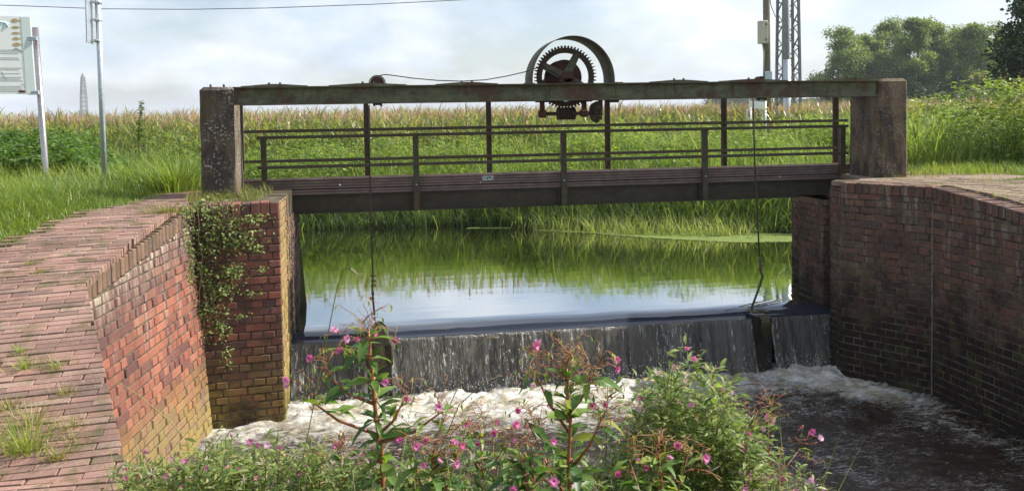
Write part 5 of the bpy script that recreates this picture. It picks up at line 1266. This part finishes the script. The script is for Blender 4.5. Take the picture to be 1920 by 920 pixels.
D = np.stack([np.cos(a_), np.sin(a_), rng.uniform(-.9, .3, n_)], -1)
upv = np.tile(np.array([[cnn.x, cnn.y, .8]]), (n_, 1)) + rng.normal(0, .5, (n_, 3))
veg('leaves', leaves(Pc, D, rng.uniform(.010, .034, n_) * rng.choice([1, 1, 1.5], n_), .6, np.clip(.35 + rng.normal(0, .28, n_), 0, 1), .3, upv), 'creeper', t)
mb = MB()
for i in range(34):
    u = R.uniform(-.02, .35); z = .03; pts = []; o_ = .05 + (.12 if u < .06 else 0)
    L_ = R.uniform(.5, 1.5)
    for k in range(9): pts.append(crp(u, z, o_ + .02 * math.sin(k))); u += R.uniform(-.05, .05); z -= L_ / 9
    mb.tube(pts, [.004 - .0003 * k for k in range(9)], 5)
mb.build('stems', [M['stem_brown']], t)['kind'] = 'stuff'

# ---- small plants on the walls
# ------------------------------------------------------------------ trees
def make_tree(name, label, base, height, crown_w, crown_lo, seed, nleaf, mat, leaf, group=None, trunks=1, lobes=14):
    rr = random.Random(seed); g_ = np.random.default_rng(seed)
    t = thing(name, label, 'tree', base, group); b = Vector(base); mb = MB(); centers = []
    for k in range(trunks):
        x = b.x + (k - (trunks - 1) / 2) * crown_w * .25; lean = rr.uniform(-.04, .04) * height
        pts = [Vector((x, b.y, b.z)), Vector((x + lean * .4, b.y, b.z + height * .45)), Vector((x + lean, b.y, b.z + height * .92))]
        mb.tube(pts, [height * .018, height * .011, height * .002], 8)
        for i in range(11):
            f = rr.uniform(crown_lo * .8, .9); p = pts[0].lerp(pts[2], f); a = rr.uniform(0, 6.28); l = crown_w * rr.uniform(.22, .48) * (1.15 - .6 * f)
            e = p + Vector((math.cos(a) * l, math.sin(a) * l, l * rr.uniform(.5, 1.1))); mb.tube([p, p.lerp(e, .5) + Vector((0, 0, -.03 * l)), e], [height * .006, height * .004, height * .0015], 5)
            centers.append(e)
    mb.build('trunk', [M['bark']], t)
    C_ = []; S_ = []
    for e in centers: C_.append(e); S_.append(crown_w * rr.uniform(.11, .20))
    for i in range(lobes * trunks):
        f = rr.random() ** .8; z = b.z + height * (crown_lo + (1 - crown_lo) * f * .95)
        prof_ = math.sin(math.pi * min(1, (.18 + .82 * f) ** .9)) ** .6 if f < .97 else .25
        a = rr.uniform(0, 6.28); q = rr.uniform(.25, 1) ** .5 * crown_w * .42 * max(prof_, .25)
        C_.append(Vector((b.x + math.cos(a) * q, b.y + math.sin(a) * q, z))); S_.append(crown_w * rr.uniform(.09, .17))
    C_ = np.array([tuple(c) for c in C_]); S_ = np.array(S_); w_ = S_ ** 2 / (S_ ** 2).sum()
    idx = g_.choice(len(C_), nleaf, p=w_); v = g_.normal(0, 1, (nleaf, 3)); v /= np.linalg.norm(v, axis=1, keepdims=True)
    rad = S_[idx] * g_.uniform(.3, 1.25, nleaf) ** 1 ; pos = C_[idx] + v * rad[:, None] * np.array([1, 1, .72])
    # sub-clump jitter
    D = v + g_.normal(0, .7, (nleaf, 3)); D[:, 2] -= .2
    r_ = np.clip(.5 + .25 * (g_.random(len(C_))[idx] - .5) + g_.normal(0, .22, nleaf), 0, 1)
    up = v + g_.normal(0, .5, (nleaf, 3)) + np.array([0, 0, .5])
    veg('crown', leaves(pos, D, leaf * g_.uniform(.6, 1.4, nleaf), .7, r_, .2, up), mat, t)
    return t
TD = 120.0
specs = [(1585, 58, 62, .05, 'rounded grey green tree at the left end of the distant row'),
         (1622, 72, 46, .05, 'short bushy tree second from the left of the distant row'),
         (1668, 42, 66, .12, 'tall twin topped tree, first high crown of the distant row'),
         (1712, 42, 56, .15, 'tall narrow tree beside the first high crown of the distant row'),
         (1752, 50, 58, .15, 'broad topped tree in the middle of the distant row'),
         (1793, 62, 52, .12, 'lower rounded tree right of the middle of the distant row'),
         (1828, 52, 58, .12, 'tall pointed tree near the right end of the distant row'),
         (1872, 78, 62, .05, 'dark low tree closing the right end of the distant row'),
         (1925, 84, 64, .05, 'tree of the distant row cut by the right picture edge'),
         (1648, 110, 50, .0, 'low understorey tree filling the gap left of the tall crowns')]
for i, (px_, ty, wpx, lo, lab) in enumerate(specs):
    dd = TD + (i % 3) * 5; tpz = at(px_, ty - 9, d=dd); s_ = dd / FPX
    base = Vector((tpz.x, tpz.y, -1.0)); make_tree('broadleaf_tree', lab, base, tpz.z + 1.0, wpx * s_ * 1.6, max(lo * .6, .03), 100 + i, 22000, 'tree', .26, 'row of distant trees behind the weeds', 2, 26)
# shrub layer under row
X, Y, L, d = scatter([(42, 112), (80, 112), (84, 122), (44, 122)], 9); n = len(X)
zz_ = rng.uniform(-1, 3.6, n) * (.6 + .6 * fbm(X * .3, Y * .3, 2, 2)); a_ = rng.uniform(0, 6.28, n)
tag(veg('undergrowth', leaves(np.stack([X, Y, zz_], -1), np.stack([np.cos(a_), np.sin(a_), rng.uniform(-.5, .5, n)], -1), rng.uniform(.5, 1.1, n), .7), 'tree_dark'), 'dark undergrowth below the distant tree row', 'undergrowth', kind='stuff')
# near dark tree at right edge
tpz = at(1976, -60, d=34); base = Vector((tpz.x, tpz.y, -.9))
make_tree('conifer_tree', 'dark overhanging tree cut by the top right corner', base, tpz.z + .9, 4.4, .22, 333, 14000, 'tree_dark', .16, None, 1, 46)
# far wood, low on the horizon behind the masts
X, Y, L, d = scatter([(92, 380), (152, 380), (152, 410), (92, 410)], 5.5); n = len(X)
hgt_ = 4.2 + 4.6 * fbm(X * .07, Y * .07, 3, 5)
zz_ = -1 + hgt_ * rng.random(n) ** .7; a_ = rng.uniform(0, 6.28, n)
tag(veg('far_wood', leaves(np.stack([X, Y, zz_], -1), np.stack([np.cos(a_), np.sin(a_), rng.uniform(-.5, .5, n)], -1), rng.uniform(1.2, 2.4, n), .8), 'tree_dark'), 'low dark wood on the horizon behind the masts', 'wood', kind='stuff')

# ------------------------------------------------------------------ foreground plants
def flower(V3, size, kind='balsam'):
    """returns leaves() triple for petals around V3"""
    n = 6 if kind == 'balsam' else 4; a0 = rng.uniform(0, 6.28); face = np.array([-FW.x, -FW.y, .15]) + rng.normal(0, .5, 3); face /= np.linalg.norm(face)
    s1 = np.cross(face, [0, 0, 1.0]); s1 /= np.linalg.norm(s1); s2 = np.cross(s1, face)
    a = a0 + np.arange(n) * 2 * np.pi / n; D = np.cos(a)[:, None] * s1 + np.sin(a)[:, None] * s2 + face * .35
    r_ = np.full(n, np.clip(rng.normal(.45, .28), 0, 1))
    parts = [leaves(np.tile(V3, (n, 1)), D, np.full(n, size) * rng.uniform(.8, 1.1, n), .9, r_, .2, np.tile(face, (n, 1)))]
    if kind == 'balsam':  # hooded upper petal and spurred lip
        parts.append(leaves(np.array([V3, V3]), np.array([s2 + face * .8, -s2 * .7 + face]), np.array([size * .9, size * 1.1]), 1.1, r_[:2], .6, np.array([face, face])))
        parts.append(leaves(np.array([V3]), np.array([-face - s2 * .3]), np.array([size * .8]), .5, r_[:1], .8))
    return parts
def balsam(label, pxb, pxt, pyt, d0, seed, r_stem=.010, side=(), nodes=9, leafL=.13, group='Himalayan balsam plants on the near bank', nflow=5, twig=26):
    global rng
    rng = np.random.default_rng(seed); rr = random.Random(seed)
    top = at(pxt, pyt, d=d0); bb = at(pxb, 920, d=d0); gz = float(ground_z(bb.x, bb.y)) - .02
    k = (bb.z - gz) / max(top.z - bb.z, .05); base = Vector((bb.x - (top.x - bb.x) * min(k, 1.0), bb.y, gz))
    t = thing('balsam_plant', label, 'plant', base, group); mb = MB(); lv = []; tw_ = MB(); fl_ = []; pods = []
    def axis_pts(a, b, n=7, wob=.012):
        a = Vector(a); b = Vector(b); return [a.lerp(b, i / n) + Vector((rr.uniform(-wob, wob), rr.uniform(-wob, wob), 0)) * (0 < i < n) for i in range(n + 1)]
    def add_leaf(p, az, L, el, r_=None):
        D = np.array([[math.cos(az), math.sin(az), el]]); lv.append(leaves(np.array([tuple(p)]), D, np.array([L]), rr.uniform(.27, .36), np.array([rr.random() if r_ is None else r_]), .35))
    def topknot(p, n, L, fl=2):
        p0_ = p.copy()
        for i in range(n):
            a = rr.uniform(0, 6.28); l = L * rr.uniform(.25, 1.05); e = rr.uniform(-.2, 1.9); p = p0_ + Vector((rr.uniform(-.02, .02), rr.uniform(-.02, .02), rr.uniform(-.05, .05)))
            dv = Vector((math.cos(a), math.sin(a) * .7, e)).normalized(); q = [p, p + dv * l * .5, p + dv * l + Vector((0, 0, -.15 * l))]
            tw_.tube(q, [.0012, .0010, .0007], 4)
            for m in range(rr.randint(1, 3)):
                s = q[2]; a2 = rr.uniform(0, 6.28); dd_ = Vector((math.cos(a2), math.sin(a2), rr.uniform(-.6, .6))); e2 = s + dd_ * rr.uniform(.012, .035); tw_.tube([s, e2], [.0009, .0008], 3)
                if rr.random() < .35: pods.append((tuple(e2), (dd_.x * .3, dd_.y * .3, -1)))
        for i in range(fl):
            a = rr.uniform(0, 6.28); q = p + Vector((math.cos(a) * L * .9, math.sin(a) * L * .5, rr.uniform(-.02, L * .5))); tw_.tube([p, (p + q) / 2 + Vector((0, 0, .01)), q], .0013, 4)
            fl_.append(flower(np.array(tuple(q)), rr.uniform(.010, .017)))
    pts = axis_pts(base, top, 9); mb.tube(pts, [r_stem * (1.05 - .65 * i / 9) for i in range(10)], 10)
    zlo = max(.0, (bb.z - .12 - base.z) / (top.z - base.z))
    for i in range(nodes):
        f = zlo + (1 - zlo) * (i + .5) / nodes; p = base.lerp(top, f); a0 = rr.uniform(0, 6.28)
        mb.tube([p + Vector((0, 0, -.006)), p + Vector((0, 0, .006))], r_stem * (1.35 - .65 * f), 8)
        for k in range(4): add_leaf(p, a0 + k * 1.57 + rr.uniform(-.3, .3), leafL * rr.uniform(.6, 1.15) * (1.1 - .45 * f), rr.uniform(-.65, .5))
        for k in range(5): add_leaf(p, rr.uniform(0, 6.28), leafL * rr.uniform(.3, .6), rr.uniform(0, 1.2))
    topknot(top, twig, .09, nflow // 2)
    for (px_, py_, f) in side:
        p = base.lerp(top, f); e = at(px_, py_, d=d0 + rr.uniform(-.15, .15)); md = p.lerp(e, .55) + Vector((0, 0, -.02)); mb.tube([p, md, e], [r_stem * .5, r_stem * .38, r_stem * .22], 7)
        for k in range(8):
            s = .45 + .55 * k / 7; q = p.lerp(e, s); add_leaf(q, rr.uniform(0, 6.28), leafL * rr.uniform(.35, .75), rr.uniform(-.8, .4))
        topknot(e, int(twig * .5), .06, 2)
    mb.build('stem', [M['stem_red']], t)
    veg('leaves', lv, 'balsam', t); tw_.build('flower_stalks', [M['twig_red']], t)['kind'] = 'stuff'
    for f_ in fl_[:90]: veg('flower', f_, 'pink', t)
    if pods:
        pp_ = np.array([p[0] for p in pods]); dd__ = np.array([p[1] for p in pods]); veg('seed_pods', leaves(pp_, dd__, rng.uniform(.014, .024, len(pods)), .38, None, .8), 'herb', t)
    return t
balsam('tall red stemmed balsam with pink flowers standing before the left hoist rope', 722, 690, 615, 2.5, 501, .0115, side=((612, 700, .80), (575, 745, .72), (830, 770, .70), (640, 650, .93), (760, 745, .72)), nodes=10, leafL=.135, nflow=6)
balsam('balsam with a bushy red seed head left of the willowherb bush', 1078, 1062, 690, 2.4, 502, .0095, side=((1000, 690, .86), (1135, 770, .78), (990, 790, .70), (1110, 700, .9)), nodes=8, leafL=.14, nflow=5, twig=46)
balsam('low balsam with large grey green leaves at the bottom edge, left of centre', 800, 812, 850, 2.3, 503, .008, side=((865, 830, .8), (770, 830, .8), (840, 880, .7)), nodes=6, leafL=.13, nflow=6, twig=16)
balsam('low balsam at the bottom edge holding a large pale pink flower', 1000, 985, 850, 2.2, 504, .008, side=((940, 850, .8), (1002, 890, .8)), nodes=6, leafL=.16, nflow=4, twig=14)
balsam('small balsam below the willowherb bush with red stalks', 1240, 1235, 850, 2.3, 505, .006, side=((1180, 860, .8), (1290, 850, .8)), nodes=6, leafL=.12, nflow=5, twig=26)
balsam('balsam with red seed stalks at the bottom, between the two tall stems', 905, 900, 800, 2.7, 506, .006, side=((950, 830, .85), (860, 800, .85)), nodes=5, leafL=.10, nflow=2, twig=26)
balsam('leggy balsam beside the tall red stem, only its red stalks above the greens', 640, 640, 850, 2.8, 508, .006, side=((600, 860, .85), (690, 870, .85)), nodes=5, leafL=.11, nflow=2, twig=26)
balsam('thin pink topped balsam at the bottom right of the plants', 1455, 1440, 770, 2.9, 507, .005, side=((1500, 840, .85), (1400, 780, .9), (1465, 890, .8)), nodes=4, leafL=.07, nflow=7, twig=24)

def herb_bush(label, stems, d0, seed, leafL=.045, group='willowherb bushes on the near bank', flowers=.5, fluff=.25, dens=46, name='willowherb'):
    global rng
    rng = np.random.default_rng(seed); rr = random.Random(seed)
    mids = at(sum(s[0] for s in stems) / len(stems), 915, d=d0); gz = float(ground_z(mids.x, mids.y)) - .02
    t = thing(name, label, 'plant', (mids.x, mids.y, gz), group); mb = MB(); lv = []; fl_ = []; flf = []
    for (px_, py_) in stems:
        dd = d0 + rr.uniform(-.28, .28); tp_ = at(px_, py_, d=dd); bb = at(px_ + rr.uniform(-40, 40) + (mids.x and 0), 960, d=d0 + rr.uniform(-.15, .15)); bz_ = float(ground_z(bb.x, bb.y)) - .02
        b = Vector((bb.x, bb.y, bz_)); md = b.lerp(tp_, .6) + Vector((rr.uniform(-.03, .03), rr.uniform(-.03, .03), 0))
        pts = [b, b.lerp(md, .5), md, md.lerp(tp_, .5) + Vector((rr.uniform(-.01, .01), 0, 0)), tp_]; mb.tube(pts, [.0045, .004, .0032, .0025, .0012], 5)
        H_ = tp_.z - b.z; n = int(dens * min(H_, .9) / .6); s = rng.uniform(max(0, 1 - .62 / H_), 1, n) ** 1; P_ = []
        arr = np.array([tuple(p) for p in pts]); idx = s * 4; i0 = np.minimum(idx.astype(int), 3); fr = (idx - i0)[:, None]; P_ = arr[i0] * (1 - fr) + arr[i0 + 1] * fr
        a = rng.uniform(0, 6.28, n); off = rng.uniform(0, .05, n)[:, None] * np.stack([np.cos(a), np.sin(a), np.zeros(n)], -1)
        lv.append(leaves(P_ + off, np.stack([np.cos(a), np.sin(a), rng.uniform(-.3, .9, n)], -1), leafL * rng.uniform(.5, 1.3, n), .28, np.clip(rng.normal(.5, .25, n), 0, 1)))
        for k in range(3):  # side sprigs
            f = rr.uniform(.7, .97); q0 = Vector(arr[3]).lerp(tp_, (f - .7) / .3); a = rr.uniform(0, 6.28); e = q0 + Vector((math.cos(a) * .06, math.sin(a) * .05, rr.uniform(.02, .08))); mb.tube([q0, e], [.0018, .001], 4)
            m = 9; ss = rng.random(m)[:, None]; PP = np.array(tuple(q0)) * (1 - ss) + np.array(tuple(e)) * ss; aa = rng.uniform(0, 6.28, m)
            lv.append(leaves(PP, np.stack([np.cos(aa), np.sin(aa), rng.uniform(-.2, .9, m)], -1), leafL * rng.uniform(.4, .9, m), .3))
            if rr.random() < flowers * .4: fl_.append(flower(np.array(tuple(e)), rr.uniform(.008, .013), 'herb'))
            if rr.random() < fluff:
                m = 14; aa = rng.uniform(0, 6.28, m); flf.append(leaves(np.tile(np.array(tuple(e)), (m, 1)), np.stack([np.cos(aa), np.sin(aa), rng.uniform(-.2, 1.4, m)], -1), rng.uniform(.015, .04, m), .12))
        if rr.random() < flowers: fl_.append(flower(np.array(tuple(tp_)), rr.uniform(.010, .016), 'herb'))
    mb.build('stems', [M['stem_green']], t)['kind'] = 'stuff'; veg('leaves', lv, 'herb', t)
    for f_ in fl_[:90]: veg('flower', f_, 'pink', t)
    if flf: veg('seed_fluff', flf, 'fluff', t)
    return t
rs = random.Random(99)
st_ = []
for i in range(64):
    x = rs.uniform(1150, 1420); c_ = 1 - ((x - 1290) / 150) ** 2; y0 = 900 - 225 * max(c_, 0) ** .75; st_.append((x, y0 + rs.uniform(0, 90) ** 1))
st_ += [(1288, 652), (1302, 672), (1335, 690), (1366, 705), (1205, 700), (1225, 706), (1140, 705), (1372, 716), (1250, 690), (1420, 770), (1415, 800)]
herb_bush('large round willowherb bush dotted with pink flowers and seed fluff, right of centre', st_, 2.9, 601, .042, flowers=.38, fluff=.5, dens=72)
st_ = [(rs.uniform(380, 640), rs.uniform(822, 905)) for i in range(70)]
herb_bush('low leafy willowherb patch with pink flowers at the foot of the pier', st_, 3.0, 602, .040, flowers=.22, fluff=.1, dens=60)
st_ = [(rs.uniform(235, 400), rs.uniform(858, 915)) for i in range(34)]
herb_bush('thin sunlit willowherb sprigs below the yellow lichened wall foot', st_, 2.9, 603, .040, flowers=.25, fluff=.05, dens=34)
st_ = [(rs.uniform(620, 1180), rs.uniform(866, 930)) for i in range(80)]
herb_bush('low tangled greenery along the bottom edge between the balsams', st_, 2.6, 604, .045, flowers=.08, fluff=.25, dens=44)
st_ = [(rs.uniform(1380, 1560), rs.uniform(862, 925)) for i in range(24)]
herb_bush('sparse sprigs with small pink flowers at the bottom right of the plants', st_, 2.7, 605, .035, flowers=.4, fluff=.1, dens=26)
# loose grasses in front
def front_grass(label, xs, ys, n, d0, seed, mat='grass'):
    global rng
    rng = np.random.default_rng(seed); P_ = []; Hh = []; 
    for i in range(n):
        tp_ = at(rng.uniform(*xs), rng.uniform(*ys), d=d0 + rng.uniform(-.3, .3)); gz = float(ground_z(tp_.x, tp_.y)); P_.append((tp_.x + rng.normal(0, .05), tp_.y, gz)); Hh.append((tp_.z - gz) * 1.12)
    P_ = np.array(P_); Hh = np.array(Hh)
    o = veg('long_grass', blades(P_, Hh, rng.uniform(.006, .013, n), rng.uniform(0, .12, n), rng.uniform(0, 6.28, n), rng.uniform(.1, .9, n), None, 6), mat); return tag(o, label, 'grass', kind='stuff')
front_grass('long grass blades among the plants by the lichened wall foot', (235, 450), (810, 915), 90, 3.0, 701, 'weed')
front_grass('long green blades rising between the balsams at the bottom centre', (640, 1150), (780, 915), 80, 2.6, 702, 'weed')
front_grass('thin blades rising around the willowherb bush', (1150, 1500), (830, 915), 60, 2.8, 703)
# arching dry grass stalks
def stalk(label, pts_px, d0, rad=.0016, head=True):
    P_ = [at(x, y, d=d0) for x, y in pts_px]; gz = float(ground_z(P_[0].x, P_[0].y)); P_ = [Vector((P_[0].x, P_[0].y, gz))] + P_ if P_[0].z > gz + .02 else P_
    t = thing('grass_stalk', label, 'grass stalk', P_[0], 'dry arching grass stalks')
    mb = MB(); mb.tube(P_, [rad] * (len(P_) - 1) + [rad * .6], 5); mb.build('stem', [M['grass_dry']], t)
    if head:
        n = 30; s = rng.random(n)[:, None]; a = np.array(tuple(P_[-2])); b = np.array(tuple(P_[-1])); veg('seed_head', leaves(a * (1 - s) + b * s, np.tile((b - a), (n, 1)) + rng.normal(0, .004, (n, 3)), rng.uniform(.008, .018, n), .3), 'fluff', t)
stalk('dry grass stalk with drooping head before the centre of the falls', [(800, 905), (830, 790), (870, 700), (900, 645), (915, 632), (928, 632)], 2.6)
stalk('dry stalk with a pale head just below a taller one before the falls', [(800, 905), (860, 760), (905, 718), (932, 706)], 2.5)
stalk('thin arching stalk above the pond reflection left of the hoist rope', [(560, 900), (600, 700), (632, 540), (645, 505), (658, 500), (666, 512)], 2.7)
stalk('pale straw stalk leaning across the lichened red wall', [(262, 905), (215, 825), (300, 800), (360, 870)], 3.0, head=False) if False else None
stalk('long straw stem leaning diagonally before the red wall', [(420, 905), (372, 850), (320, 790), (262, 742), (206, 706)], 3.2, .002, False)
hz = bpy.data.materials.new('haze'); hz.use_nodes = True; hn_ = hz.node_tree; hn_.nodes.clear()
ho = hn_.nodes.new('ShaderNodeOutputMaterial'); hv = hn_.nodes.new('ShaderNodeVolumePrincipled'); hn_.links.new(hv.outputs[0], ho.inputs['Volume'])
hv.inputs['Color'].default_value = (.86, .92, 1, 1); hv.inputs['Density'].default_value = 0.0004
mb = MB(); mb.box((50, 900, 20), (6200, 5200, 56), .5); tag(mb.build('haze', [hz]), kind='stuff')
print('tris approx', sum(len(m.polygons) for m in bpy.data.meshes))
